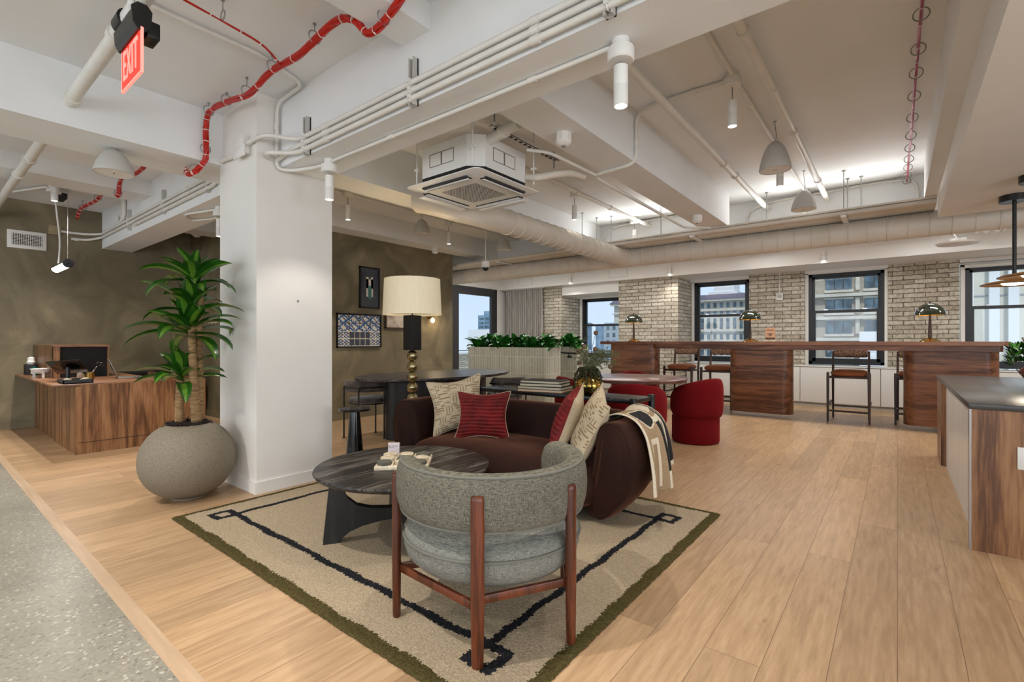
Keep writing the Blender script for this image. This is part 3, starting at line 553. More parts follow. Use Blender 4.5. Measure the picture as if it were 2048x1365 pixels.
# long pipes and conduits of the right bay
conduit('sprinkler_pipe', 'white ceiling pipe between the thin conduit and the crimson cables', [(-.63, 2.2, 2.69), (-.63, 6.6, 2.69)], .026, cat='pipe', couplings=[((-.63, y, 2.69), Y1) for y in (2.75, 3.5, 4.3, 5.75)], n=14)
conduit('sprinkler_pipe', 'white ceiling pipe running beside the boxed beam behind the big spotlight', [(-1.235, 2.1, 2.68), (-1.235, 6.6, 2.68)], .028, cat='pipe', couplings=[((-1.235, y, 2.68), Y1) for y in (4.66, 5.05, 2.5)], n=14)
conduit('conduit', 'thin white conduit linking the right-hand row of hanging spotlights', [(-.83, 2.1, 2.785), (-.83, 6.6, 2.785)], .014, couplings=[((-.83, y, 2.785), Y1) for y in (2.75, 3.85, 5.3)])
conduit('sprinkler_pipe', 'white pipe in the middle bay behind the air conditioner', [(-2.75, 2.9, 2.70), (-2.75, 6.6, 2.70)], .024, cat='pipe', couplings=[((-2.75, y, 2.70), Y1) for y in (5.4, 4.6)], n=14)
conduit('conduit', 'thin conduit in the middle bay feeding the hanging spotlights', [(-2.92, 3.2, 2.79), (-2.92, 6.6, 2.79)], .01)
conduit('conduit', 'conduit from the right-hand spotlight down the boxed beam and along to the tray', [(-.86, 3.4, 2.79), (-1.38, 3.4, 2.79), (-1.535, 3.43, 2.76), (-1.535, 3.43, 2.405), (-1.9, 3.47, 2.405), (-1.93, 3.55, 2.405), (-1.96, 5.7, 2.405), (-1.7, 6.0, 2.41), (-1.7, 6.02, 2.36)], .015, couplings=[((-1.535, 3.43, 2.55), V((0, 0, 1))), ((-1.1, 3.4, 2.79), X1)])
conduit('conduit', 'conduit along the beam underside toward the air conditioner hose', [(-1.9, 3.50, 2.405), (-1.93, 2.85, 2.405), (-2.05, 2.75, 2.42)], .012)
conduit('conduit', 'thin conduit under the long beam feeding the two beam spotlights', [(-3.03, 1.84, 2.305), (-.95, 1.86, 2.305)], .011, couplings=[((-2.4, 1.843, 2.305), X1), ((-1.35, 1.855, 2.305), X1)])
conduit('conduit', 'looping conduit under the beam left of the pillar', [(-4.12, 1.88, 2.305), (-4.9, 1.87, 2.305), (-5.45, 1.72, 2.305), (-5.68, 1.85, 2.305), (-5.4, 1.97, 2.305), (-5.1, 1.93, 2.305)], .011)
conduit('conduit', 'thin conduit above the olive picture wall feeding two hanging spotlights', [(-5.04, 2.4, 2.79), (-5.04, 6.55, 2.79)], .010)
conduit('conduit', 'arched white conduit on the far upright face, middle bay', [(-3.46, 6.6, 2.43), (-3.46, 6.6, 2.74), (-3.1, 6.6, 2.78), (-1.95, 6.6, 2.79)], .014, bendr=.22)
conduit('conduit', 'arched white conduit on the far upright face, right bay', [(-1.48, 6.6, 2.43), (-1.48, 6.6, 2.70), (-1.2, 6.6, 2.77), (-.1, 6.6, 2.79), (.16, 6.6, 2.76), (.17, 6.6, 2.45)], .014, bendr=.16)
for x, y, w in ((-3.35, 5.75, 'left of the middle bay, nearest'), (-3.32, 6.1, 'second in the middle bay'), (-3.12, 6.15, 'third in the middle bay'), (-1.2, 6.3, 'left end of the right bay'), (-.43, 5.98, 'tallest in the right bay'), (-.42, 6.3, 'behind the tallest in the right bay'), (-.3, 6.3, 'rightmost in the right bay'), (-2.35, 6.0, 'beside the middle bay spotlight')):
    t = thing('hanger_rod', f'threaded hanger rod carrying the pipe tray, {w}', 'hanger rod', (x, y, 2.37), group='hanger rods of the pipe tray')
    obj('rod', B().cyl((x, y, 2.37), (x, y, ZC), .005, n=8), 'steel', t); obj('washer', B().cyl((x, y, ZC-.01), (x, y, ZC), .018, n=12), 'steel', t)
# pipe tray
t = thing('pipe_tray', 'long tray of parallel tan pipes running right across under the ceiling', 'pipe tray', (-7.2, 6.2, 2.36))
for k in range(9):
    y = 5.985+k*.062; obj('pipe_run', B().cyl((-7.3, y, 2.375), (.285, y, 2.375), .0235 if k % 3 else .027, n=10), 'duct', t)
obj('cover', B().box(-3.5, .285, 5.95, 6.53, 2.398, 2.415), 'duct', t)
for x in (-6.4, -5.0, -3.5, -1.95, -.43):
    obj('bracket', B().box(x-.022, x+.022, 5.93, 6.56, 2.325, 2.345), 'white_gloss', t)
obj('end_cap', B().box(-1.85, -1.55, 6.07, 6.1, 2.42, 2.44), 'black_m', t)  # black strip in place of the gap at the beam's end
for x0_, x1_, w in ((-3.3, -2.0, 'middle'), (-1.4, .15, 'right')):
    t = thing('added_uplight', f'added slim strip uplight lying on the pipe tray in the {w} bay', 'fill light', (x0_, 6.3, 2.415)); obj('housing', B().box(x0_, x1_, 6.27, 6.33, 2.416, 2.436), 'white_gloss', t); obj('diffuser', B().box(x0_+.01, x1_-.01, 6.275, 6.325, 2.436, 2.440), 'white', t)
    ld = bpy.data.lights.new('strip_fill_light', 'AREA'); ld.shape = 'RECTANGLE'; ld.size = x1_-x0_; ld.size_y = .05; ld.energy = 10; lo = bpy.data.objects.new('strip_fill_light', ld); C.objects.link(lo); lo.parent = t; lo.location = ((x1_-x0_)/2, 0, .03); lo.rotation_euler = (PI+.95, 0, 0)  # uplights added and tilted to brighten the bay ceilings
# ducts
def spiral(label, p0, p1, r, step, name='spiral_duct', extra=None):
    t = thing(name, label, 'duct', p0); p0, p1 = V(p0), V(p1); L = (p1-p0).length; d = (p1-p0)/L; n = int(L/step); pts = [p0]; rs = [r]
    for i in range(1, n):
        c = p0+d*(i*step)
        for dd, rr in ((-.006, r), (-.004, r+.006), (.004, r+.006), (.006, r)): pts.append(c+d*dd); rs.append(rr)
    pts.append(p1); rs.append(r); obj('duct_run', B().tube(pts, rs, 32), 'duct', t, angle=25)
    return t
spiral('main spiral duct running the whole width before the windows', (-7.34, 6.36, 2.235), (4.5, 6.36, 2.235), .124, .165)
bd = spiral('branch spiral duct coming from the pillar side into the main duct', (-3.0, 3.55, 2.235), (-3.0, 6.0, 2.235), .118, .155)
obj('saddle', B().tube([(-3.0, 5.98, 2.235), (-3.0, 6.15, 2.235), (-3.0, 6.3, 2.235)], [.118, .128, .14], 32), 'duct', bd)
obj('elbow', B().tube(smooth_path([(-3.42, 2.95, 2.36), (-3.3, 2.98, 2.33), (-3.12, 3.08, 2.27), (-3.01, 3.28, 2.24), (-3.0, 3.56, 2.235)], 5), .12, 32), 'duct', bd, angle=50)
# ceiling cassette air conditioner
t = thing('air_conditioner', 'large white ceiling cassette air conditioner hanging right of the pillar', 'air conditioner', (-2.51, 2.70, 2.19))
x0, x1, y0, y1 = -2.83, -2.20, 2.39, 3.02; ch = .09
poly = [(x0+ch, y0), (x1-ch, y0), (x1, y0+ch), (x1, y1-ch), (x1-ch, y1), (x0+ch, y1), (x0, y1-ch), (x0, y0+ch)]
obj('casing', B().prism(poly, 2.262, 2.48), 'white_gloss', t, smooth=False); obj('gasket', B().prism([(a*1.0, b_) for a, b_ in poly], 2.205, 2.262), 'black_m', t, smooth=False)
px0, px1, py0, py1 = -2.88, -2.15, 2.34, 3.07
def rsq(x0, x1, y0, y1, r, k=4):
    o = []
    for cx, cy, a in ((x1-r, y1-r, 0), (x0+r, y1-r, 90), (x0+r, y0+r, 180), (x1-r, y0+r, 270)):
        for j in range(k+1):
            q = math.radians(a+90*j/k); o.append((cx+r*math.cos(q), cy+r*math.sin(q)))
    return o
def rr(a, z): return [V((p[0], p[1], z)) for p in rsq(px0+a, px1-a, py0+a, py1-a, .05)]
obj('panel', B().rings([rr(0, 2.214), rr(0, 2.208), rr(.03, 2.200), rr(.07, 2.190)]), 'white_gloss', t)
g0 = .19; b = B(); b.grid(lambda u, v: V((px0+g0+u*(px1-px0-2*g0), py0+g0+v*(py1-py0-2*g0), 2.189)), 44, 44, mfn=lambda u, v: 1 if (int(u*44)+int(v*44)) % 2 and (int(u*44) % 2 or 1) else 0)
obj('grille', b, ['white_gloss', 'ac_in'], t, smooth=False)
cx, cy = (px0+px1)/2, (py0+py1)/2; h = (px1-px0)/2
for k in range(4):
    M = Matrix.Translation((cx, cy, 0)) @ Matrix.Rotation(k*PI/2, 4, 'Z')
    b = B().box(-h*.62, h*.62, -h+.045, -h+.105, 2.184, 2.205, .006, mat=M)
    s = obj('air_slot', b, 'ac_in', t)
    obj('louver_vane', B().box(-h*.60, h*.60, -h+.070, -h+.078, 2.176, 2.195, mat=M).box(-h*.60, h*.60, -h+.092, -h+.096, 2.178, 2.195, mat=M), 'white_gloss', t)
for k in (2, 3):
    M = Matrix.Translation((cx, cy, 0)) @ Matrix.Rotation(k*PI/2, 4, 'Z'); obj('flap', B().box(-h*.62, h*.62, -h-.005, -h+.06, 2.165, 2.172, .003, mat=M @ Matrix.Translation((0, 0, 0))), 'white_gloss', t)
for xa, ya, da in ((x0+.17, y0, 'y'), (x1, y0+.17, 'x')):     # knock-out panels
    b = B()
    for q in (0, 1):
        for e in range(4):
            u0, u1, z0, z1 = [(0, .12, .17, .173), (0, .12, .08, .083), (0, .003, .08, .173), (.117, .12, .08, .173)][e]
            if da == 'y': b.box(xa+q*.125+u0, xa+q*.125+u1, y0-.002, y0+.001, 2.275+z0-.03, 2.275+z1-.03)
            else: b.box(x1-.001, x1+.002, ya+q*.125+u0, ya+q*.125+u1, 2.275+z0-.03, 2.275+z1-.03)
    obj('knockout_line', b, 'black_m', t)
for xx, yy in ((x0-.03, y0+.05), (x1-.02, y0-.02), (x1+.05, y1-.05)): obj('hanger_rod', B().cyl((xx, yy, 2.25), (xx, yy, ZC), .006, n=8).box(xx-.02, xx+.02, yy-.01, yy+.01, 2.36, 2.375), 'white_gloss', t)
tag(obj('drain_pipe', B().tube(bend([(-2.28, 2.52, 2.44), (-2.12, 2.52, 2.47), (-1.95, 2.52, 2.50)], .03), .036, 16).cyl((-2.10, 2.52, 2.475), (-2.07, 2.52, 2.48), .042), 'pipe'), 'short fat white pipe leaving the top of the air conditioner', 'pipe')
b = B().box(-2.14, -2.10, 2.45, 3.25, 2.50, 2.504)
for s_ in (-2.14, -2.104): b.box(s_, s_+.004, 2.45, 3.25, 2.50, 2.53)
ts = thing('slotted_strut', 'slotted white strut channel beside the air conditioner', 'strut', (-2.12, 2.85, 2.5)); obj('channel', b, 'white_gloss', ts)
b = B()
for k in range(14): b.box(-2.13, -2.11, 2.48+k*.055, 2.51+k*.055, 2.498, 2.5)
obj('slot', b, 'black_m', ts); obj('rod', B().cyl((-2.12, 2.48, 2.5), (-2.12, 2.48, ZC), .005, n=8).cyl((-2.12, 3.2, 2.43), (-2.12, 3.2, 2.56), .006, n=8), 'steel', ts)
tag(obj('insulated_hose', B().tube(smooth_path([(-2.2, 2.95, 2.31), (-2.12, 2.98, 2.30), (-2.05, 3.1, 2.34), (-2.0, 3.25, 2.38), (-1.97, 3.4, 2.385)], 5), .028, 14), 'duct'), 'bent insulated hose from the air conditioner to the beam', 'hose')
# second cassette and panels in the lower ceiling
t = thing('air_conditioner', 'flat ceiling cassette air conditioner far behind the main duct', 'air conditioner', (-5.1, 7.8, 2.53))
obj('panel', B().box(-5.55, -4.65, 7.45, 8.3, 2.535, 2.598, .02), 'white_gloss', t); obj('grille', B().box(-5.4, -4.8, 7.6, 8.15, 2.53, 2.536), 'speaker', t); obj('air_slot', B().box(-4.76, -4.70, 7.6, 8.15, 2.528, 2.536), 'ac_in', t)
for x, w in ((-1.9, 'left'), (.17, 'right')):
    t = thing('ceiling_light_panel', f'bright flat light panel behind the main duct, the {w} of two', 'ceiling light', (x+.2, 8.3, 2.5)); obj('frame', B().box(x, x+.5, 7.95, 8.5, 2.50, 2.6), 'white', t); obj('diffuser', B().box(x+.01, x+.49, 7.96, 8.49, 2.495, 2.5), 'led_p', t)
for k_, x in enumerate((-5.8, -3.7, -1.4, .9, 3.0)):
    t = thing('ceiling_light_panel', f'added flat light panel on the lower ceiling hidden above the main duct, {("by the terrace door", "over the planters", "over the left of the bar", "over the right of the bar", "beyond the island")[k_]}', 'ceiling light', (x, 7.1, 2.6)); obj('frame', B().box(x-.6, x+.6, 6.95, 7.25, 2.575, 2.6), 'white', t); obj('diffuser', B().box(x-.59, x+.59, 6.96, 7.24, 2.572, 2.575), 'led_p', t)
    ld = bpy.data.lights.new('panel_fill_light', 'AREA'); ld.shape = 'RECTANGLE'; ld.size = 1.2; ld.size_y = .3; ld.energy = 22; ld.color = (1, .97, .92); lo = bpy.data.objects.new('panel_fill_light', ld); C.objects.link(lo); lo.parent = t; lo.location = (0, 0, -.035)  # unseen panels added to brighten the window side
t = thing('ceiling_light_panel', 'small light panel behind the duct by the terrace door', 'ceiling light', (-6.3, 8.0, 2.55)); obj('frame', B().box(-6.7, -6.25, 7.7, 8.1, 2.56, 2.6), 'white', t); obj('diffuser', B().box(-6.69, -6.26, 7.71, 8.09, 2.555, 2.56), 'led_p', t)
for x, w in ((-5.37, 'left above the curtain end'), (-3.25, 'middle'), (-.88, 'right above the third window')):
    t = thing('wall_cylinder_light', f'small white cylinder fixture on the bulkhead, {w}', 'wall light', (x, 8.7, 2.3)); obj('body', B().cyl((x, 8.715, 2.29), (x, 8.715, 2.44), .03), 'white_gloss', t); obj('band', B().cyl((x, 8.715, 2.37), (x, 8.715, 2.374), .031), 'steel', t); obj('lens', B().cyl((x, 8.715, 2.286), (x, 8.715, 2.29), .025), 'led', t)
    ld = bpy.data.lights.new('down_beam', 'SPOT'); ld.energy = 14; ld.spot_size = math.radians(150); ld.spot_blend = .8; ld.shadow_soft_size = .03; ld.color = (1, .96, .9); lo = bpy.data.objects.new('down_beam', ld); C.objects.link(lo); lo.parent = t; lo.location = (0, .015, -.03); lo.rotation_euler = (math.radians(-12), 0, 0)
for x0_, w in ((-4.48, 'right-hand'), (-6.75, 'left-hand')):
    b = B(); z0_, z1_, x1_ = 2.32, 2.57, x0_+.38
    b.box(x0_, x1_, 8.744, 8.75, z0_, z0_+.004).box(x0_, x1_, 8.744, 8.75, z1_, z1_+.004).box(x0_, x0_+.004, 8.744, 8.75, z0_, z1_).box(x1_, x1_+.004, 8.744, 8.75, z0_, z1_)
    tag(obj('access_panel', b, 'speaker'), f'thin outlined access panel in the bulkhead, the {w} one', 'access panel')
t = thing('hanging_pan', 'shallow white pan fixture hanging on a cord before the right window', 'ceiling fixture', (.6, 8.4, 2.3)); M_ = (.6, 8.35, 2.30)
obj('pan', B().lathe([(.22, .02), (.20, 0), (.05, -.004)], M_, 32), 'white_gloss', t); obj('driver_box', B().box(.52, .68, 8.29, 8.40, 2.32, 2.37), 'steel', t); obj('cord', B().tube(smooth_path([(.6, 8.35, 2.37), (.56, 8.35, 2.45), (.55, 8.35, 2.6)], 4), .004, 6), 'white_gloss', t)
t = thing('ceiling_diffuser', 'white slotted air diffuser at the right edge behind the duct', 'air diffuser', (1.15, 8.2, 2.5)); obj('frame', B().box(.95, 1.6, 7.9, 8.45, 2.53, 2.6), 'white_gloss', t)
b = B(); [b.box(.98+k*.1, 1.02+k*.1, 7.95, 8.4, 2.525, 2.53) for k in range(6)]; obj('slot', b, 'ac_in', t)
b = B(); b.tube([(.62+.045*i, 8.1+.02*i, 2.47-(.03 if i % 2 else 0)+.002*i) for i in range(10)], [.03+.006*i+(.01 if i % 2 else 0) for i in range(10)], 18); tag(obj('flexible_duct', b, 'white_gloss'), 'ribbed white flexible duct tail left of the slotted diffuser', 'duct')
# exit sign
t = thing('exit_sign', 'hanging edge-lit red EXIT sign with a black housing', 'exit sign', (-2.57, .62, 2.2))
obj('plate', B().box(-2.72, -2.45, .617, .625, 2.19, 2.37), 'exit_red', t)
obj('plate_edge', B().box(-2.725, -2.45, .616, .626, 2.183, 2.19).box(-2.45, -2.444, .616, .626, 2.183, 2.37).box(-2.728, -2.72, .616, .626, 2.183, 2.37), 'exit_clear', t)
obj('housing', B().prism([(.590, 2.44), (.608, 2.462), (.636, 2.462), (.652, 2.44), (.648, 2.39), (.634, 2.362), (.608, 2.362), (.594, 2.39)], -2.735, -2.455, 'x'), 'black', t, smooth=False)
obj('end_cap', B().prism([(.585, 2.445), (.606, 2.468), (.638, 2.468), (.657, 2.445), (.653, 2.385), (.636, 2.357), (.606, 2.357), (.589, 2.385)], -2.455, -2.446, 'x'), 'black', t, smooth=False)
obj('mount', B().box(-2.66, -2.54, .595, .65, 2.462, 2.50, .01), 'white_gloss', t)
obj('backplate', B().box(-2.60, -2.50, .652, .70, 2.37, 2.44, .004), 'black', t); obj('hanger', B().cyl((-2.6, .62, 2.49), (-2.6, .62, ZC), .012, n=10), 'white_gloss', t)
def text(name, body, size, loc, rot, m, parent, ext=.003, sx=1):
    cu = bpy.data.curves.new(name, 'FONT'); cu.body = body; cu.size = size; cu.extrude = ext; cu.align_x = 'CENTER'; cu.align_y = 'CENTER'; cu.space_character = 1.15
    o = bpy.data.objects.new(name, cu); C.objects.link(o); bpy.context.view_layer.update()
    me = bpy.data.meshes.new_from_object(o); bpy.data.objects.remove(o); me.materials.clear(); me.materials.append(MT[m])
    o = bpy.data.objects.new(name, me); C.objects.link(o); o.location = V(loc)-(parent.location if parent else V()); o.rotation_euler = rot; o.scale = (sx, 1, 1)
    if parent: o.parent = parent
    return o
text('lettering', 'EXIT', .185, (-2.585, .614, 2.275), (PI/2, 0, 0), 'exit_clear', t, .002, .50)
tag(obj('pipe_coupling', B().cyl((-2.80, .66, 2.57), (-2.90, .66, 2.57), .045, n=20), 'black'), 'black band coupling on the sprinkler pipe beside the exit sign', 'pipe coupling')
# left wall fittings
t = thing('wall_vent', 'white louvred wall vent high on the olive wall', 'vent', (-8.45, .98, 2.3)); obj('frame', B().box(-8.45, -8.435, .80, 1.15, 2.21, 2.43, .004), 'white_gloss', t)
obj('opening', B().box(-8.434, -8.432, .84, 1.11, 2.25, 2.39), 'black_m', t); b = B()
for k in range(14): b.box(-8.432, -8.428, .845+k*.0195, .85+k*.0195, 2.25, 2.39)
for k in range(8): b.box(-8.432, -8.427, .84, 1.11, 2.255+k*.0178, 2.259+k*.0178)
obj('grille', b, 'white_gloss', t)
t = thing('linear_pendant', 'slim white tube pendant lamp hanging over the reception desk', 'pendant lamp', (-7.0, 1.05, 1.9))
p0, p1 = V((-7.75, 1.14, 1.90)), V((-6.95, 1.14, 1.935)); p0 = V((-7.62, 1.12, 1.905)); p1 = V((-6.98, 1.12, 1.905))
obj('tube_body', B().cyl(p0, p1, .042, n=24), 'black', t); obj('diffuser', B().prism([(1.12+.043*math.cos(a), 1.905+.043*math.sin(a)) for a in [PI*1.0+PI*k/12 for k in range(13)]], -7.61, -6.985, 'x'), 'led', t)
obj('end_cap', B().cyl((-6.98, 1.12, 1.905), (-6.965, 1.12, 1.905), .047, n=24).box(-6.966, -6.96, 1.073, 1.167, 1.90, 1.91).box(-6.966, -6.96, 1.115, 1.125, 1.858, 1.952), 'black', t)
obj('cord', B().tube(smooth_path([(-7.5, 1.12, 1.95), (-7.49, 1.13, 2.2), (-7.51, 1.11, 2.5), (-7.45, 1.08, 2.74)], 6), .008, 8), 'white_gloss', t); obj('suspension_wire', B().cyl((-7.0, 1.12, 1.94), (-7.0, 1.12, ZC), .0018, n=6), 'steel', t)
obj('canopy', B().lathe([(.05, 0), (.05, -.05), (.065, -.055), (.065, -.075)], (-7.42, 1.07, ZC), 24), 'white_gloss', t)
ld = bpy.data.lights.new('tube_glow', 'AREA'); ld.shape = 'RECTANGLE'; ld.size = .6; ld.size_y = .06; ld.energy = 9; ld.color = (1, .9, .78); lo = bpy.data.objects.new('tube_glow', ld); C.objects.link(lo); lo.parent = t; lo.location = V((-7.3, 1.12, 1.855))-t.location
tag(obj('driver_box', B().box(-7.68, -7.45, 1.13, 1.19, 2.70, 2.76, .004), 'black_m'), 'small black driver box on the ceiling above the desk', 'junction box')
conduit('conduit', 'curved thin conduit at the ceiling above the reception desk', [(-8.44, .6, 2.78), (-7.8, .85, 2.78), (-7.4, 1.0, 2.78), (-7.4, 1.05, 2.76)], .012)
t = thing('beacon', 'white ceiling horn strobe under the far left soffit', 'alarm beacon', (-7.9, 2.55, 2.5)); obj('body', B().lathe([(.05, .10), (.055, .03), (.03, 0), (.06, -.03), (.065, -.09), (.03, -.12), (.012, -.125)], (-7.75, 2.6, 2.66), 24), 'white_gloss', t)
tag(obj('wall_button', B().cyl((-3.5, 1.841, 1.368), (-3.494, 1.841, 1.368), .008, n=14), 'steel'), 'tiny round button on the white pillar face', 'button')
# letters on the olive wall
t = thing('wall_sign', 'raised pale letters on the olive wall beside the pillar', 'sign', (-7.5, 2.74, 1.36)); text('lettering', 'INDU', .145, (-7.575, 2.742, 1.36), (PI/2, 0, 0), 'letter', t, .008, .8)

# ================================================================ furniture
RZ = .013   # rug thickness
def frame(c, n, u):
    """matrix with local Z along n and local Y as near u as can be"""
    n = V(n).normalized(); u = V(u); u = (u-n*u.dot(n)).normalized(); x = u.cross(n)
    return Matrix.Translation(c) @ Matrix(((x.x, u.x, n.x, 0), (x.y, u.y, n.y, 0), (x.z, u.z, n.z, 0), (0, 0, 0, 1)))
# rug
rx0, rx1, ry0, ry1 = -3.415, -.85, 1.01, 3.13
lx0, lx1, ly0, ly1 = -3.165, -1.12, 1.27, 2.80
rnd2 = random.Random(9)
def rugmat(u, v):
    x = rx0+u*(rx1-rx0); y = ry0+v*(ry1-ry0); w = .004*math.sin(x*23+1.3*math.sin(y*17))+.003*math.sin(y*31+x*9)+rnd2.uniform(-.0045, .0045)
    if min(x-rx0, rx1-x, y-ry0, ry1-y) < .052+w: return 1
    def on(a, lo, hi): return lo <= a <= hi
    hw = .019
    if on(y, ly0-hw+w, ly1+hw+w) and (abs(x-lx0+w) < hw or abs(x-lx1+w) < hw): return 2
    if on(x, lx0-hw+w, lx1+hw+w) and (abs(y-ly0+w) < hw or abs(y-ly1+w) < hw): return 2
    for cx, cy in ((lx0-.045, ly0-.045), (lx1+.045, ly0-.045), (lx0-.045, ly1+.045), (lx1+.045, ly1+.045)):
        d = max(abs(x-cx+w), abs(y-cy+w))
        if .030 < d < .068: return 2
    return 0
rnd = random.Random(3)
def rugp(u, v):
    e = min(u*(rx1-rx0), (1-u)*(rx1-rx0), v*(ry1-ry0), (1-v)*(ry1-ry0)); z = RZ*min(1, .35+e/.02)
    j = .0035 if e < .004 else 0
    return V((rx0+u*(rx1-rx0)+rnd.uniform(-j, j), ry0+v*(ry1-ry0)+rnd.uniform(-j, j), z+rnd.uniform(-.0008, .0008)))
rb = B().grid(rugp, 428, 354, mfn=rugmat)
tag(obj('rug', rb, ['rug', 'rug_o', 'rug_k'], angle=80), 'beige area rug with olive border and charcoal line on the oak floor', 'rug')

# pillar-side planter ball and dracaena
px, py_ = -3.83, 1.235
prof = []
for k in range(25):
    a = -PI/2 + PI*k/24*.86; prof.append((.287*math.cos(a)**.86 if math.cos(a) > 0 else 0.01, .262+.262*math.sin(a)))
prof = [(max(r, .10), z) if z < .02 else (r, z) for r, z in prof]
rt = prof[-1][0]; prof += [(rt-.012, prof[-1][1]+.002), (rt-.018, prof[-1][1]-.01), (rt-.02, prof[-1][1]-.05)]
t = thing('planter_pot', 'large round speckled stone pot beside the white pillar', 'plant pot', (px, py_, 0)); obj('pot_body', B().lathe(prof, (px, py_, 0), 64, cap=False), 'pot', t)
top = prof[24][1]
def leafstrip(b, base, az, el, L, W, droop, seg=9, twist=0, stripe=True, ripple=0):
    """arching leaf: starts at elevation el, bends down by droop over its length"""
    p = V(base); h = V((math.cos(az), math.sin(az), 0)); side = V((-math.sin(az), math.cos(az), 0)); rows = []
    e = el
    for i in range(seg+1):
        t_ = i/seg; w = W*(math.sin(PI*min(1, t_*.93+.07))**.7)*(1 if t_ < .97 else .3) * .5
        d = h*math.cos(e)+V((0, 0, 1))*math.sin(e); nrm = side.cross(d); s2 = side*math.cos(twist*t_)+nrm*math.sin(twist*t_); up = d.cross(s2)
        rp = ripple*W*math.sin(t_*17)
        rows.append([p-s2*w+up*(w*.35+rp), p-s2*w*.38+up*w*.07, p, p+s2*w*.38+up*w*.07, p+s2*w+up*(w*.35-rp)])
        p = p+d*(L/seg); e -= droop/seg*(.4+1.2*t_)
    vr = [[b.bm.verts.new(q) for q in r] for r in rows]
    for a, c in zip(vr, vr[1:]):
        for j in range(4):
            f = b._f([a[j], a[j+1], c[j+1], c[j]])
            if f: f.material_index = 1 if (stripe and j in (1, 2)) else 0
b = B(); r_ = random.Random(5); b.lathe([(.0, .018), (rt*.5, .014), (rt-.02, 0)], (px, py_, top-.02), 28)
for i in range(520):
    a, q = r_.uniform(0, 2*PI), rt*.93*math.sqrt(r_.random()); c = V((px+q*math.cos(a), py_+q*math.sin(a), top-.005+r_.uniform(0, .022))); d = V((r_.uniform(-1, 1), r_.uniform(-1, 1), r_.uniform(-.35, .5))).normalized()*r_.uniform(.012, .035)
    b.tube([c-d, c+d], [.002, .0012], 4)
ms = obj('bark_mulch', b, 'mulch'); tag(ms, 'dark shredded mulch filling the round stone pot', 'mulch'); ms['kind'] = 'stuff'
t = thing('dracaena', 'tall cane plant with striped strappy leaves in the round stone pot', 'potted plant', (px, py_, top))
Rv = V((math.cos(YAW), math.sin(YAW), 0))            # across the view, used only to lean the canes as in the photo
def cane(base, tip, r0, r1): 
    pts = smooth_path([base, (base+tip)/2+V((.008, -.006, 0)), tip], 12); rs = [r0+(r1-r0)*i/(len(pts)-1)+.0022*math.sin(i*2.1) for i in range(len(pts))]
    obj('cane', B().tube(pts, rs, 16), 'bark', t)
pc = V((px, py_, 0))
c1 = pc+Rv*-.06+V((0, 0, top-.02)); cane(c1, pc+Rv*-.055+V((0, 0, .80)), .029, .025)
c2 = pc+Rv*.055+V((.0, 0, top-.02)); cane(c2, pc+Rv*.02+V((0, 0, 1.20)), .032, .022)
c3 = pc+Rv*.03+V((-.04, .05, top-.02)); cane(c3, pc+Rv*.045+V((-.03, .04, 1.42)), .032, .020)
cane(pc+Rv*.035+V((-.02, .02, 1.15)), pc+Rv*.03+V((0, 0, 1.52)), .022, .016)
def rosette(c, n, L, seed, elo=.1, ehi=1.35, W=.055, bias=None):
    r = random.Random(seed); b = B()
    for i in range(n):
        az = 2.4*i+r.uniform(-.3, .3); f = i/(n-1); el = elo+(ehi-elo)*f+r.uniform(-.12, .12); l = L*(1-.38*f)*r.uniform(.85, 1.1)
        leafstrip(b, c+V((0, 0, .05*f+r.uniform(-.03, .01))), az, el, l, W*r.uniform(.85, 1.2), r.uniform(.9, 2.0)*(1-.55*f), twist=r.uniform(-.5, .5))
    for q in b.bm.verts:
        if -4.32 < q.co.x < -3.46 and q.co.y > 1.53: q.co.y = 1.53 - .1*(q.co.y-1.53)      # leaves press against the pillar
    obj('foliage', b, ['leaf', 'leaf_l'], t, angle=60)
rosette(pc+Rv*-.05+V((0, 0, .80)), 18, .33, 1, .0, 1.35, .085)
rosette(pc+Rv*.0+V((0, 0, 1.12)), 22, .40, 2, -.1, 1.35, .092)
rosette(pc+Rv*.02+V((0, 0, 1.27)), 17, .38, 8, .25, 1.4, .09)
rosette(pc+Rv*.03+V((-.01, .01, 1.46)), 22, .35, 3, .1, 1.42, .088)

# reception desk
t = thing('reception_desk', 'walnut reception desk with overhanging top before the olive wall', 'desk', (-7.2, 1.5, 0))
obj('front_panel', B().box(-6.07, -6.03, 1.06, 2.11, .0, .655).box(-6.07, -6.032, 1.06, 2.11, .10, .104), 'walnut_v', t, smooth=False)
obj('plinth_line', B().box(-6.031, -6.027, 1.035, 2.11, .108, .111), 'black_m', t)
obj('end_panel', B().box(-7.06, -6.03, 1.02, 1.06, 0, .64), 'walnut_v', t, smooth=False); obj('pedestal', B().box(-8.42, -7.10, 1.04, 1.5, 0, .64), 'walnut_v', t, smooth=False)
obj('rear_panel', B().box(-7.9, -6.07, 2.07, 2.11, 0, .655), 'walnut_v', t, smooth=False)
obj('worktop', B().box(-8.44, -6.05, .87, 1.76, .643, .662, .003), 'walnut_y', t); obj('inner_worktop', B().box(-8.44, -8.10, 1.76, 2.6, .62, .645), 'black_m', t)
t = thing('desk_hutch', 'walnut hutch with a black inner panel at the back of the desk', 'cabinet', (-7.9, 1.28, .662))
obj('side_panel', B().box(-8.43, -7.22, 1.035, 1.09, .664, 1.005).box(-7.26, -7.2, 1.035, 1.09, .664, 1.005), 'walnut_v', t, smooth=False); obj('top_panel', B().box(-8.43, -7.19, 1.03, 1.515, 1.005, 1.025), 'walnut_y', t)
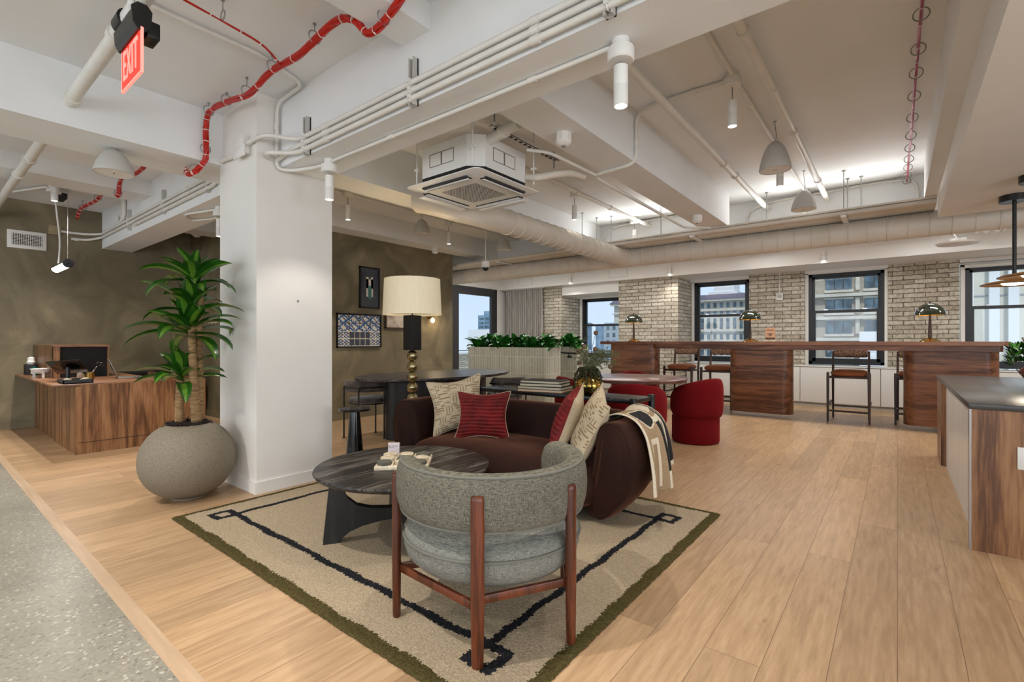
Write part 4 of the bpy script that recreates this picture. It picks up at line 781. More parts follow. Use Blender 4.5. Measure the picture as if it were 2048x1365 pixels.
obj('inner_panel', B().box(-8.43, -7.235, 1.09, 1.50, .664, 1.004), 'black_m', t); obj('side_panel', B().box(-8.43, -7.2, 1.50, 1.512, .664, 1.005), 'walnut_v', t)
zt = .662
t = thing('tissue_box', 'black tissue box with a white tissue on the desk by the wall', 'tissue box', (-8.25, .98, zt)); obj('box', B().box(-8.32, -8.17, .93, 1.03, zt, zt+.125, .006), 'black_m', t)
obj('tissue', B().lathe([(.025, .12), (.042, .15), (.03, .18), (.036, .20), (.012, .215)], (-8.24, .985, zt), 9), 'white', t)
t = thing('pump_bottle', 'small teal pump bottle with cream label beside the tissue box', 'bottle', (-8.02, .99, zt)); obj('bottle_body', B().lathe([(.03, 0), (.032, .01), (.032, .085), (.018, .10), (.012, .105)], (-8.02, .99, zt), 20), 'green_b', t); obj('pump', B().cyl((-8.02, .99, zt+.105), (-8.02, .99, zt+.13), .008).box(-8.03, -7.99, .984, .996, zt+.128, zt+.136), 'black', t); obj('label_band', B().cyl((-8.02, .988, zt+.02), (-8.02, .988, zt+.08), .0325), 'stone_l', t)
t = thing('footed_bowl', 'cream footed bowl on the reception desk', 'bowl', (-7.5, .985, zt)); obj('bowl_body', B().lathe([(.03, .04), (.075, .06), (.10, .10), (.094, .10), (.07, .068), (.02, .05)], (-7.5, .985, zt), 28), 'white', t)
for a in (0, 2.1, 4.2): obj('foot', B().box(-7.5+.07*math.cos(a)-.01, -7.5+.07*math.cos(a)+.01, .985+.07*math.sin(a)-.01, .985+.07*math.sin(a)+.01, zt, zt+.09), 'white', t)
t = thing('tablet_stand', 'black tablet tilted on a stand on the reception desk', 'tablet', (-6.72, 1.08, zt))
M = frame(V((-6.62, 1.06, zt+.145)), (-.55, .35, .76), (-.75, -.2, .5))
obj('screen', B().box(-.10, .10, -.14, .14, -.006, .006, .004, mat=M), 'dark_screen', t); obj('stand', B().cyl((-6.62, 1.06, zt+.01), (-6.62, 1.06, zt+.14), .018).cyl((-6.62, 1.06, zt), (-6.62, 1.06, zt+.012), .07, n=28), 'black', t)
t = thing('desk_tray', 'dark rectangular tray at the front edge of the desk', 'tray', (-6.28, 1.06, zt)); b = B().box(-6.42, -6.14, .95, 1.17, zt, zt+.008)
for q in ((-6.42, -6.412, .95, 1.17), (-6.148, -6.14, .95, 1.17), (-6.42, -6.14, .95, .958), (-6.42, -6.14, 1.162, 1.17)): b.box(*q, zt, zt+.038)
obj('tray_body', b, pm('slate_grey', '#2f3231', rough=.5), t)
for y in (.99, 1.12): tag(obj('comb', B().tube(smooth_path([(-6.36+.02, y-.02, zt+.012), (-6.28, y, zt+.035), (-6.2, y+.02, zt+.04)], 5), .011, 8), 'stone_l'), 'cream curved tool lying in the dark tray, ' + ('left one' if y < 1 else 'right one'), 'tool')
t = thing('pen_cup', 'small brass cup behind the desk tray', 'cup', (-6.85, 1.28, zt)); obj('cup_body', B().lathe([(.034, 0), (.036, .07), (.033, .07), (.031, .01)], (-6.85, 1.28, zt), 20), 'brass', t)
t = thing('scissors', 'silver scissors standing in the brass cup', 'scissors', (-6.85, 1.28, zt+.02)); obj('blade', B().tube([(-6.86, 1.27, zt+.02), (-6.84, 1.33, zt+.13)], .006, 6), 'chrome', t); obj('handle', B().torus((-6.835, 1.345, zt+.155), .02, .005, 14, 6, 'x').torus((-6.83, 1.375, zt+.15), .018, .005, 14, 6, 'x'), 'black', t)
tag(obj('tape_dispenser', B().prism([(-.04, 0), (.05, 0), (.05, .02), (.02, .05), (-.01, .075), (-.035, .06)], -6.98, -6.94, 'x'), 'chrome'), 'small silver tape dispenser beside the brass cup', 'tape dispenser').location = (0, 1.22, zt)
t = thing('laptop', 'open silver laptop on the desk with its back to the camera', 'laptop', (-6.6, 1.47, zt))
M = Matrix.Translation((-6.72, 1.50, zt+.001)) @ Matrix.Rotation(math.radians(-8), 4, 'Z')
obj('keyboard_base', B().box(-.11, .11, -.02, .20, 0, .010, .003, mat=M).box(-.08, .08, .02, .10, .0101, .012, mat=M), 'alu', t)
obj('lid', B().box(-.11, .11, 0, .006, 0, .21, .002, mat=M @ Matrix.Translation((0, -.02, .01)) @ Matrix.Rotation(math.radians(22), 4, 'X')), 'alu', t)
tag(obj('pen', B().cyl((-8.2, 1.56, .669), (-7.95, 1.60, .669), .006, n=8), 'red_cable'), 'red pen lying on the desk top beside the hutch', 'pen')
t = thing('office_chair', 'black office chair behind the desk half hidden by the plant', 'chair', (-7.8, 2.08, 0))
obj('seat', B().box(-8.02, -7.58, 1.86, 2.28, .40, .47, .03), 'black_m', t); M = Matrix.Translation((-7.8, 2.1, .5)) @ Matrix.Rotation(math.radians(-14), 4, 'X')
obj('backrest', B().box(-.23, .23, -.02, .02, 0, .42, .02, mat=Matrix.Translation((-7.8, 2.28, .47)) @ Matrix.Rotation(math.radians(-12), 4, 'X')), 'black_m', t)
obj('post', B().cyl((-7.8, 2.08, .06), (-7.8, 2.08, .40), .025), 'black', t)
for k in range(5): a = 2*PI*k/5; obj('leg', B().tube([(-7.8, 2.08, .08), (-7.8+.17*math.cos(a), 2.08+.17*math.sin(a), .04)], .015, 8).sphere((-7.8+.17*math.cos(a), 2.08+.17*math.sin(a), .02), .02), 'black', t)

# pictures on the olive wall
def picture(label, y0, y1, z0, z1, fm, build, dep=.03, fw=.018):
    t = thing('framed_picture', label, 'picture', (-5.9, (y0+y1)/2, z0)); xf = -5.9+dep
    obj('frame', B().box(-5.9, xf, y0, y0+fw, z0, z1).box(-5.9, xf, y1-fw, y1, z0, z1).box(-5.9, xf, y0, y1, z0, z0+fw).box(-5.9, xf, y0, y1, z1-fw, z1), fm, t)
    build(t, xf-.012, y0+fw, y1-fw, z0+fw, z1-fw); return t
def art_tiles(t, x, y0, y1, z0, z1):
    def mf(u, v):
        w = .012*math.sin(u*90+math.sin(v*70)*2); a = (u*4+w*3) % 1; b_ = v*3
        if v > .46:
            q = ((v-.46)/.54*2) % 1; d = abs(a-.5)+abs(q-.5)
            if abs(a-.5) > .46+w or abs(q-.5) > .46+w: return 2 if v > .5 else 0
            k = abs(abs(a-.5)-abs(q-.5)*.0-.22-.2*abs(q-.5))
            if .34+w < d < .62+w: return 0 if math.sin(u*61)*math.sin(v*57) > .55 else 1
            return 2 if math.sin(u*43+v*31) > .8 else 0
        c = (u*8) % 1; r2 = (v/.46*2) % 1
        if c < .06+w or r2 < .09+w: return 0
        if .25 < u < .75: return 2
        return (0 if math.sin(u*75)*math.sin(v*66)+w*20 > .15 else (1 if math.sin(u*33+v*41) > .2 else 2))
    obj('print', B().grid(lambda u, v: V((x, y0+u*(y1-y0), z0+v*(z1-z0))), 96, 66, mfn=mf), ['art_cream', 'art_blue', 'art_navy'], t, smooth=False)
picture('blue and cream tile-pattern picture in a black frame, lower left on the olive wall', 3.63, 4.345, .98, 1.45, 'black', art_tiles)
def art_key(t, x, y0, y1, z0, z1):
    obj('print', B().box(x-.004, x, y0, y1, z0, z1), 'art_slate', t); yc = (y0+y1)/2+.0; zc = z0+(z1-z0)*.52
    b = B(); b.box(x, x+.003, yc-.055, yc-.02, zc-.14, zc+.14).box(x, x+.003, yc+.02, yc+.055, zc-.14, zc+.14).box(x, x+.003, yc-.055, yc+.055, zc-.02, zc+.11); obj('paper_shape', b, 'art_cream', t)
    b = B(); b.prism([(yc+.028*math.cos(a), zc-.14+.03*math.sin(a)) for a in [PI+PI*k/10 for k in range(11)]]+[(yc+.028*math.cos(a), zc-.01+.03*math.sin(a)) for a in [PI*k/10 for k in range(11)]], x, x+.005, 'x'); obj('capsule_shape', b, 'art_teal', t)
picture('tall slate picture with a white notched shape, black frame, upper on the olive wall', 3.985, 4.315, 1.535, 2.12, 'black', art_key)
picture('sepia picture in a brown frame partly hidden by the lampshade', 4.42, 5.0, 1.255, 1.62, 'frame_wood', lambda t, x, y0, y1, z0, z1: obj('print', B().box(x-.004, x, y0, y1, z0, z1), 'art_brown', t))
t = thing('wall_sconce', 'small glowing amber wall lamp on the olive wall right of the lampshade', 'wall lamp', (-5.9, 5.3, 1.42)); obj('arm', B().cyl((-5.9, 5.27, 1.45), (-5.80, 5.27, 1.45), .03), 'brass', t); obj('bulb', B().sphere((-5.80, 5.27, 1.40), .033, (1, 1, 1.3)), 'bulb', t)
ld = bpy.data.lights.new('sconce_glow', 'POINT'); ld.energy = 2.5; ld.color = (1, .75, .45); ld.shadow_soft_size = .03; lo = bpy.data.objects.new('sconce_glow', ld); C.objects.link(lo); lo.parent = t; lo.location = (.16, 0, -.03)

# floor lamp
lx, ly = -3.57, 2.99
t = thing('floor_lamp', 'floor lamp with cream drum shade and stacked brass balls behind the sofa', 'floor lamp', (lx, ly, 0))
obj('base', B().lathe([(.15, 0), (.15, .02), (.03, .03)], (lx, ly, 0), 32), 'black', t)
obj('lower_pole', B().cyl((lx, ly, .02), (lx, ly, .30), .018), 'black', t)
for k in range(7): obj('ball', B().sphere((lx, ly, .335+k*.0995), .052, (1, 1, 1.0), 20, 12), 'gold_h', t)
obj('neck', B().box(lx-.06, lx+.06, ly-.06, ly+.06, .985, 1.31, .004), 'black_m', t)
obj('lamp_shade', B().lathe([(.272, 0), (.258, .335), (.254, .335), (.268, 0)], (lx, ly, 1.315), 56, cap=False), 'shade', t)
obj('finial', B().box(lx-.022, lx+.022, ly-.022, ly+.022, 1.64, 1.685).cyl((lx, ly, 1.3), (lx, ly, 1.64), .006), 'black_m', t)
obj('diffuser', B().cyl((lx, ly, 1.33), (lx, ly, 1.333), .262, n=40), 'shade', t)
ld = bpy.data.lights.new('lamp_bulb', 'POINT'); ld.energy = 6; ld.color = (1, .85, .62); ld.shadow_soft_size = .05; lo = bpy.data.objects.new('lamp_bulb', ld); C.objects.link(lo); lo.parent = t; lo.location = (0, 0, 1.48)
# drinks table
sx_, sy_ = -2.96, 2.06
t = thing('drinks_table', 'slim black marble drinks table between coffee table and sofa arm', 'side table', (sx_, sy_, RZ)); sx_, sy_ = -3.13, 2.08; t.location = (sx_, sy_, RZ)
obj('tabletop', B().lathe([(.02, 0), (.110, .004), (.116, .014), (.110, .022)], (sx_, sy_, .555), 36), 'marble', t); obj('cone_base', B().lathe([(.085, 0), (.083, .02), (.062, .22), (.04, .48), (.034, .555)], (sx_, sy_, RZ), 28), 'marble', t)

# coffee table
cx, cy, cz = -2.14, 1.735, .39
t = thing('coffee_table', 'round black-stained wood coffee table with arched plank legs on the rug', 'coffee table', (cx, cy, RZ))
obj('tabletop', B().lathe([(.44, -.032), (.462, -.022), (.472, -.008), (.468, 0)], (cx, cy, cz), 80), 'black_wood', t)
arch = [(-.44, 0), (-.395, cz-.03-RZ), (-.235, cz-.03-RZ)]
arch += [(-.235+.02*k/6+.0, (cz-.05)-.10*k/6) for k in range(1, 6)]
u = [(-.215, .20), (-.16, .145), (-.08, .125), (0, .12)]
left = [(-.42, 0), (-.385, cz-.032-RZ), (-.335, cz-.032-RZ), (-.325, .28), (-.30, .23), (-.25, .185), (-.18, .162), (-.09, .152), (0, .150)]
right = [(-a, b_) for a, b_ in reversed(left[:-1])]
under = [(.335, 0), (.325, .022), (.29, .05), (.22, .074), (.12, .088), (0, .092), (-.12, .088), (-.22, .074), (-.29, .05), (-.325, .022), (-.335, 0)]
arc = left+right+under
for a in (math.radians(60), math.radians(150)):
    b = B(); b.prism(arc, -.028, .028, 'y'); M = Matrix.Translation((cx, cy, RZ)) @ Matrix.Rotation(a, 4, 'Z'); b.bm.transform(M)
    obj('leg', b, 'black_wood_z', t, smooth=False)
t = thing('game_board', 'rough travertine board holding round stone game pieces on the coffee table', 'board game', (-2.10, 1.73, cz)); bx, by, ba = -2.13, 1.73, YAW+math.radians(4)
M = Matrix.Translation((bx, by, cz)) @ Matrix.Rotation(ba, 4, 'Z')
rn = random.Random(2); b = B(); b.box(-.14, .14, -.13, .13, 0, .022, .004, mat=M); obj('base', b, 'stone_l', t)
b = B(); [b.box(q-.004, q+.004, -.125, .125, .022, .030, mat=M).box(-.135, .135, q-.004, q+.004, .022, .030, mat=M) for q in (-.047, .047)]; obj('ridge', b, 'stone_l', t)
pcs = ('d', 'l', 'd', 'l', 'd', 'l', 'l', 'l', 'd')
for k in range(9):
    i, j = k % 3, k//3; p = M @ V(((i-1)*.093, (j-1)*.088, .0225)); dk = pcs[k] == 'd'
    tag(obj('game_piece', B().lathe([(.036, 0), (.038, .003), (.038, .017), (.036, .019)], p, 28), 'stone_d' if dk else 'stone_l'),
        f'{"dark grey" if dk else "pale"} round stone game piece, {("front", "middle", "back")[j]} row {("left", "centre", "right")[i]} on the travertine board', 'game piece', 'stone game pieces')
t = thing('card_box', 'small upright white card box behind the travertine board', 'box', (-2.28, 1.86, cz)); M = Matrix.Translation(V((-2.345, 1.825, cz))) @ Matrix.Rotation(YAW, 4, 'Z')
obj('box', B().box(-.033, .033, -.009, .009, 0, .075, mat=M), 'paper', t)
o = text('lettering', 'Get Closer', .012, M @ V((-.006, -.0095, .058)), (PI/2, 0, YAW), 'dark_screen', t, .0003); o = text('lettering', 'table talk', .007, M @ V((-.014, -.0095, .048)), (PI/2, 0, YAW), 'dark_screen', t, .0003)
obj('mark', B().cyl(M @ V((0, -.009, .012)), M @ V((0, -.0098, .012)), .005, n=16), 'book_k', t)

# armchair
ac = V((-1.268, 1.47, RZ)); ax = math.radians(-27)
t = thing('armchair', 'rounded grey linen armchair with reddish wooden legs seen from behind', 'armchair', tuple(ac))
def P_(a, r, z): return V((ac.x+r*math.cos(a), ac.y+r*math.sin(a), z))
seatR = .345
obj('seat', B().lathe([(.10, .222), (.24, .226), (.305, .242), (.335, .272), (.344, .305), (.343, .335)], (ac.x, ac.y, 0), 64), 'seat_lit', t)
obj('seat_cushion', B().lathe([(.343, .338), (.341, .358), (.325, .378), (.27, .396), (.18, .405), (.05, .408)], (ac.x, ac.y, 0), 64), 'seat_lit', t)
obj('piping', B().torus((ac.x, ac.y, .338), .345, .006, 72, 8), 'piping', t)
span = math.radians(113); rin, rout = .292, .365
def backp(u, v, ro=0):
    a = ax+span*(2*u-1); e = min(u, 1-u)*2*span*.33; k = min(1, (e/.055)**.5) if e < .055 else 1
    zt_ = .627; zb = .435; wing = abs(2*u-1); zb = .435-.05*max(0, wing-.5)*0
    zc_, hh = (zt_+zb)/2, (zt_-zb)/2; rc, hw = (rin+rout)/2, (rout-rin)/2
    q = 2*PI*v; s_, c_ = math.sin(q), math.cos(q); n = 4.2
    X = abs(c_)**(2/n)*math.copysign(1, c_); Z_ = abs(s_)**(2/n)*math.copysign(1, s_)
    bul = .010*(1-Z_*Z_)
    hh2 = hh*(.45+.55*k)
    return P_(a, rc+(hw*max(k, .25)+bul)*X, zc_+hh2*Z_)
obj('backrest', B().grid(backp, 72, 40, False, True), 'linen', t, angle=70)
# caps of the wings
for u in (0, 1):
    vs_ = [backp(u, j/40) for j in range(40)]; b = B(); b.rings([vs_, [v*.999+V(ac)*.001 for v in vs_]]); obj('wing_end', b, 'linen', t)
for zz in (1, -1):
    q = [backp(i/72, (.25 if zz > 0 else .75)-.085*(1 if zz > 0 else -1)) for i in range(2, 71)]; obj('piping', B().tube(q, .0055, 8), 'piping', t)
for a in (-130.3, -56.6, -1.5, 72):
    a = math.radians(a); p = P_(a, .352, 0); b = B()
    M = Matrix.Translation(P_(a, .372, RZ)) @ Matrix.Rotation(a, 4, 'Z')
    b.rings([[M @ V((.016*math.cos(2*PI*k/16)*s_, .021*math.sin(2*PI*k/16)*s_, z)) for k in range(16)] for z, s_ in ((0, .85), (.01, .95), (.2, 1.08), (.54, 1.08), (.552, 1.0), (.556, .8))])
    obj('leg', b, 'cherry', t)
def rail(a1, a2, z, r1=.36, r2=.36):
    p, q = P_(math.radians(a1), r1, z), P_(math.radians(a2), r2, z); d = (q-p); L = d.length; M = Matrix.Translation(p) @ Matrix.Rotation(math.atan2(d.y, d.x), 4, 'Z'); obj('rail', B().box(0, L, -.008, .008, -.014, .014, .003, mat=M), 'cherry', t)
rail(-56.6, -1.5, .225); rail(-56.6, -130.3, .2); rail(-1.5, 72, .2); rail(-130.3, 72, .2)

# sofa
t = thing('sofa', 'curved dark brown velvet sofa with a cream patterned throw on its right arm', 'sofa', (-2.15, 2.8, RZ)); t['label'] = 'curved dark brown velvet sofa behind the grey armchair'
base = [(-3.02, 2.45), (-3.04, 2.60), (-3.02, 2.78), (-2.93, 2.92), (-2.78, 2.99), (-2.5, 3.01), (-2.15, 3.01), (-1.8, 3.01), (-1.5, 2.99), (-1.35, 2.92), (-1.26, 2.79), (-1.24, 2.62), (-1.26, 2.47)]
cl = smooth_path([(a, b_, 0) for a, b_ in base], 6); ncl = len(cl)-1
ln = [0]
for i in range(ncl): ln.append(ln[-1]+(cl[i+1]-cl[i]).length)
def wallp(u, v):
    f = u*ncl; i = min(int(f), ncl-1); p = cl[i].lerp(cl[i+1], f-i); d = (cl[min(i+1, ncl)]-cl[max(i-1, 0)]).normalized(); nrm = V((d.y, -d.x, 0))   # towards the inside... flipped below
    nrm = -nrm; e = min(u, 1-u)*ln[-1]; k = 1 if e > .07 else math.sqrt(max(0, 1-(1-e/.07)**2))
    q = 2*PI*v; n = 3.2; c_, s_ = math.cos(q), math.sin(q); X = abs(c_)**(2/n)*math.copysign(1, c_); Z_ = abs(s_)**(2/n)*math.copysign(1, s_)
    zt_, zb = .61, .035; hh = (zt_-zb)/2; z = (zt_+zb)/2+hh*(.80+.20*k)*Z_
    tap = 1-.50*max(0, (.30-z)/.30)**1.5       # narrows to the floor
    w = .122*(.55+.45*k)*(1 if X < 0 else tap)
    xo = X*w + (.03 if X > 0 else 0)*math.sin(max(0, min(1, (z-.05)/.5))*PI)
    xo -= .115*max(0, (.46-z)/.46)**1.4          # the shell leans in towards the floor
    return p + nrm*xo + V((0, 0, z))
b = B(); b.grid(wallp, 110, 36, False, True)
obj('back_and_arms', b, 'sofa', t, angle=80)
for u in (0, 1):
    rows = []
    for s_ in (1, .93, .7, .35, .02):
        c0 = sum((wallp(u, j/36) for j in range(36)), V())/36; d = (cl[0]-cl[1]).normalized() if u == 0 else (cl[-1]-cl[-2]).normalized()
        rows.append([c0+(wallp(u, j/36)-c0)*s_+d*(.030*(1-s_**3)) for j in range(36)])
    obj('arm_front', B().rings(rows), 'sofa', t, angle=80)
    obj('welt', B().tube([wallp(.0+.012 if u == 0 else .988, j/36) for j in range(37)], .004, 6), 'sofa', t)
def sq(c, n): return abs(c)**(2/n)*math.copysign(1, c)
def seatp(u, v):
    a, q = 2*PI*u, PI*(v-.5); n = 3.4; X = sq(math.cos(a), n); Y_ = sq(math.sin(a), n); Cc = abs(math.cos(q))**(2/4.0); z = .205+.165*sq(math.sin(q), 2.6)
    y = 2.66+.37*Y_*Cc; 
    if Y_ < 0: y -= .04*math.cos(X*1.3)*abs(Y_)*Cc
    sh = 1-.14*max(0, (.18-z)/.18)
    return V((-2.14+.80*X*Cc, 2.66+(y-2.66)*sh, z+.012*math.cos(X*1.5)))
b = B().grid(seatp, 90, 34, True, False); b.weld = True; obj('seat', b, 'sofa', t, angle=80)

# cushions
def cushion(label, c, n, u, w, h, th, m, kind, seed=0, back='cush_b'):
    M = frame(V(c), n, u); 
    def f(side):
        def g(a, b_):
            x, y = 2*a-1, 2*b_-1; k = (1-abs(x)**2.6)*(1-abs(y)**2.6); z = th*.5*max(0, k)**.6
            pin = 1-.17*(1-x*x)**1.5*abs(y)**2; pin2 = 1-.17*(1-y*y)**1.5*abs(x)**2
            z += .006*math.sin(7*x+seed)*math.sin(5*y+seed*2)*k
            if kind == 'pleat' and side > 0: z += .013*abs(math.sin(y*PI*6.5+.35*math.sin(x*2.5+seed)+.15*math.sin(x*6)))*min(1, k*4)
            return M @ V((x*w/2*pin2, y*h/2*pin, side*z))
        return g
    rr_ = random.Random(seed)
    rows = [(rr_.uniform(-1, 1), rr_.uniform(.35, .9), rr_.uniform(0, 6)) for _ in range(60)]
    def mf(a, b_):
        if kind != 'dash': return 0
        i = int(b_*46); r0 = rows[i % 60]; j = int(a*60); cell = (int(a*7), int(b_*6)); hv = (cell[0]*7+cell[1]*13+seed) % 4
        if hv in (0, 1, 2): return 1 if i % 2 == 0 and math.sin(a*34*r0[1]+r0[2]) > (-.35 if hv else .35) else 0
        return 1 if j % 3 == 0 and math.sin(b_*30+r0[2]*0+cell[0]) > -.3 else 0
    t = thing('cushion', label, 'cushion', tuple(c), group='sofa cushions')
    N = 120
    obj('front_cover', B().grid(f(1), N, N, mfn=mf), [m, 'cush_line'] if kind == 'dash' else m, t, angle=70)
    obj('back_cover', B().grid(f(-1), 30, 30), back, t, angle=70)
    e = [f(1)(a, 0) for a in [i/24 for i in range(24)]]+[f(1)(1, a/24) for a in range(24)]+[f(1)(1-a/24, 1) for a in range(24)]+[f(1)(0, 1-a/24) for a in range(25)]
    obj('piping', B().tube(e, .0032, 6), back if kind != 'pleat' else 'cush_b', t)
Fd = V((-math.sin(YAW), math.cos(YAW), 0))
cushion('large oatmeal woven cushion at the left end of the sofa', (-2.69, 2.70, .575), (.62, -.72, .30), (-.32, .10, 1), .43, .43, .15, 'cush_b', 'dash', 3)
cushion('red pleated velvet cushion at the left, before the oatmeal cushion', (-2.385, 2.66, .525), (.50, -.80, .34), (-.2, .3, 1), .40, .36, .13, 'cush_r', 'pleat', 1)
cushion('red pleated velvet cushion seen edge-on near the right sofa arm', (-1.68, 2.70, .55), (-.84, -.42, .36), (.62, .1, 1), .42, .44, .14, 'cush_r', 'pleat', 2)
cushion('oatmeal cushion with brown dashes leaning on the right sofa arm', (-1.49, 2.64, .545), (-.70, -.58, .42), (.66, .15, 1), .45, .46, .14, 'cush_b', 'dash', 9)
# throw on the right arm
prof_t = [(-1.40, .40), (-1.385, .50), (-1.36, .585), (-1.31, .632), (-1.23, .642), (-1.15, .61), (-1.10, .54), (-1.075, .44), (-1.06, .33), (-1.055, .22)]
pp = smooth_path([(a, 0, z) for a, z in prof_t], 5)
def thp(u, v):
    f = v*(len(pp)-1); i = min(int(f), len(pp)-2); p = pp[i].lerp(pp[i+1], f-i); y = 2.555+u*.49
    hang = max(0, v-.55)/.45; fold = hang*.022*math.sin(u*15+1)+.008*hang*math.sin(u*33)
    y += -.03*hang*(1-u)+.05*hang*u
    back = max(0, (y-2.80))*.45; zsl = .16*hang*(.5+.5*math.sin(u*7-1.2))*-1*(0.3)+ (.10*hang*u)
    return V((p.x+fold-back*.8*(1 if v > .2 else .5)+.004, y, p.z+zsl+.004))
def thm(u, v):
    def ell(cu, cv, ru, rv): return ((u-cu)/ru)**2+((v-cv)/rv)**2
    if u < .03 or u > .985: return 0
    if ell(.24, .30, .15, .045) < 1: return 2
    e = ell(.26, .50, .17, .12)
    if v > .46 and e < 1: return 2
    if v > .44 and e < 1.25: return 0
    if .12 < u < .34 and .70 < v < .97: return 1 if (.17 < u < .29 and .735 < v) else 0
    if .42 < u < .57 and .60 < v < .90: return 2
    if .60 < u < .72 and .64 < v: return 2
    if .76 < u < .84 and .50 < v < .96: return 2
    if .87 < u < .95 and .38 < v < .66: return 2
    if .88 < u < .95 and .72 < v: return 2
    if .40 < u < .80 and .22 < v < .56:
        return 1 if (v > .51 or abs(u-.46-.1*(v-.2)) < .022) else 0
    if u <= .42: return 1
    if v < .2: return 0 if u < .7 else 1
    return 0
b = B(); b.grid(thp, 70, 90, mfn=thm); o = obj('throw_blanket', b, ['cream', 'tan', 'thk'], angle=80)
md = o.modifiers.new('thickness', 'SOLIDIFY'); md.thickness = .007; md.offset = 1
tag(o, 'cream, tan and black patterned throw draped over the right sofa arm', 'throw')

# console table behind the sofa, books, vase
t = thing('console_table', 'narrow black console table behind the sofa', 'console table', (-2.22, 3.45, 0)); ct = .645
obj('tabletop', B().box(-3.0, -1.47, 3.27, 3.60, ct-.03, ct, .004), 'black', t)
for x, y in ((-3.0, 3.27), (-1.50, 3.27), (-3.0, 3.60), (-1.50, 3.60)): obj('leg', B().cyl((x+.015, y, 0), (x+.015, y, ct+.012), .026, n=20), 'black', t)
obj('shelf', B().box(-2.97, -1.5, 3.30, 3.57, .18, .2), 'black', t)
for i, (w_, d_, h_, a, cm, w) in enumerate(((.40, .27, .018, 8, 'kraft', 'bottom, cream-edged'), (.40, .26, .024, 3, 'book_k', 'second from the bottom'), (.37, .25, .024, 10, 'book_k', 'second from the top'), (.36, .24, .022, 5, 'book_k', 'top'))):
    z = ct+.001+[0, .019, .044, .069][i]; M = Matrix.Translation((-2.36, 3.43, z)) @ Matrix.Rotation(math.radians(a+4), 4, 'Z'); t = thing('book', f'flat book on the black console table, {w} of the stack', 'book', (-2.36, 3.43, z), group='books on the console table')
    obj('cover', B().box(-w_/2, w_/2, -d_/2, d_/2, 0, .0035, mat=M).box(-w_/2, w_/2, -d_/2, d_/2, h_-.0035, h_, mat=M).box(-w_/2, w_/2, d_/2-.002, d_/2, 0, h_, mat=M), cm, t, smooth=False); obj('pages', B().box(-w_/2+.004, w_/2-.004, -d_/2+.004, d_/2-.003, .002, h_-.002, mat=M), 'book_w', t, smooth=False)
vx, vy = -1.93, 3.42
t = thing('vase', 'rounded brass vase on the console table', 'vase', (vx, vy, ct)); obj('vase_body', B().lathe([(.05, 0), (.095, .02), (.115, .06), (.105, .105), (.07, .14), (.045, .16), (.05, .18), (.045, .18)], (vx, vy, ct), 36), 'brass', t)
t = thing('dried_bouquet', 'dried bouquet of round seed heads, trailing moss and fern in the brass vase', 'flowers', (vx, vy, ct+.17)); r_ = random.Random(11); b = B(); b2 = B(); b3 = B(); b4 = B()
o_ = V((vx, vy, ct+.16))
for dx, dz in ((.055, .33), (.05, .20), (-.04, .22), (-.085, .19), (-.075, .09), (.17, .06)):
    p = o_+Rv*dx+V((0, 0, dz)); b.tube(smooth_path([o_, o_+Rv*dx*.35+V((0, 0, dz*.55)), p], 5), .0018, 5); b2 = B().sphere(p, .019, n=10, m=7)
    for _ in range(26): d = V((r_.gauss(0, 1), r_.gauss(0, 1), r_.gauss(0, 1))).normalized(); b2.tube([p+d*.014, p+d*.021], [.003, .001], 4)
    obj('seed_head', b2, 'dried', t)
obj('stem', b, 'moss', t)
for k in range(34):
    a = r_.uniform(0, 2*PI); rad = r_.uniform(.06, .13); L = r_.uniform(.1, .2); p0 = o_+V((0, 0, .01)); p1 = o_+V((rad*.6*math.cos(a), rad*.6*math.sin(a), .05)); p2 = o_+V((rad*math.cos(a), rad*math.sin(a), -.02)); p3 = o_+V((rad*1.1*math.cos(a), rad*1.1*math.sin(a), -L*.75))
    q = smooth_path([p0, p1, p2, p3], 8); b3.tube(q, .0016, 4)
    for s_ in q[6:]:
        for _ in range(3): d = V((r_.gauss(0, 1), r_.gauss(0, 1), r_.gauss(0, .7))).normalized()*r_.uniform(.010, .022); b3.tube([s_, s_+d], [.0042, .001], 4)
obj('trailing_moss', b3, 'moss', t)
for k in range(70):
    side = 1 if k % 3 else -.3; p = o_; q = [p]; tgt = o_+Rv*(.05+.20*r_.random())*side+V((r_.uniform(-.05, .05), r_.uniform(-.05, .05), r_.uniform(.04, .20))); q = smooth_path([o_, (o_+tgt)/2+V((0, 0, .06)), tgt], 5); b4.tube(q, .0012, 4)
    for s_ in q[4:]:
        for _ in range(5): d = V((r_.gauss(0, 1), r_.gauss(0, 1), r_.gauss(0, 1))).normalized()*r_.uniform(.008, .022); b4.tube([s_, s_+d], [.0016, .0012], 3)
obj('fern_frond', b4, 'fern', t)

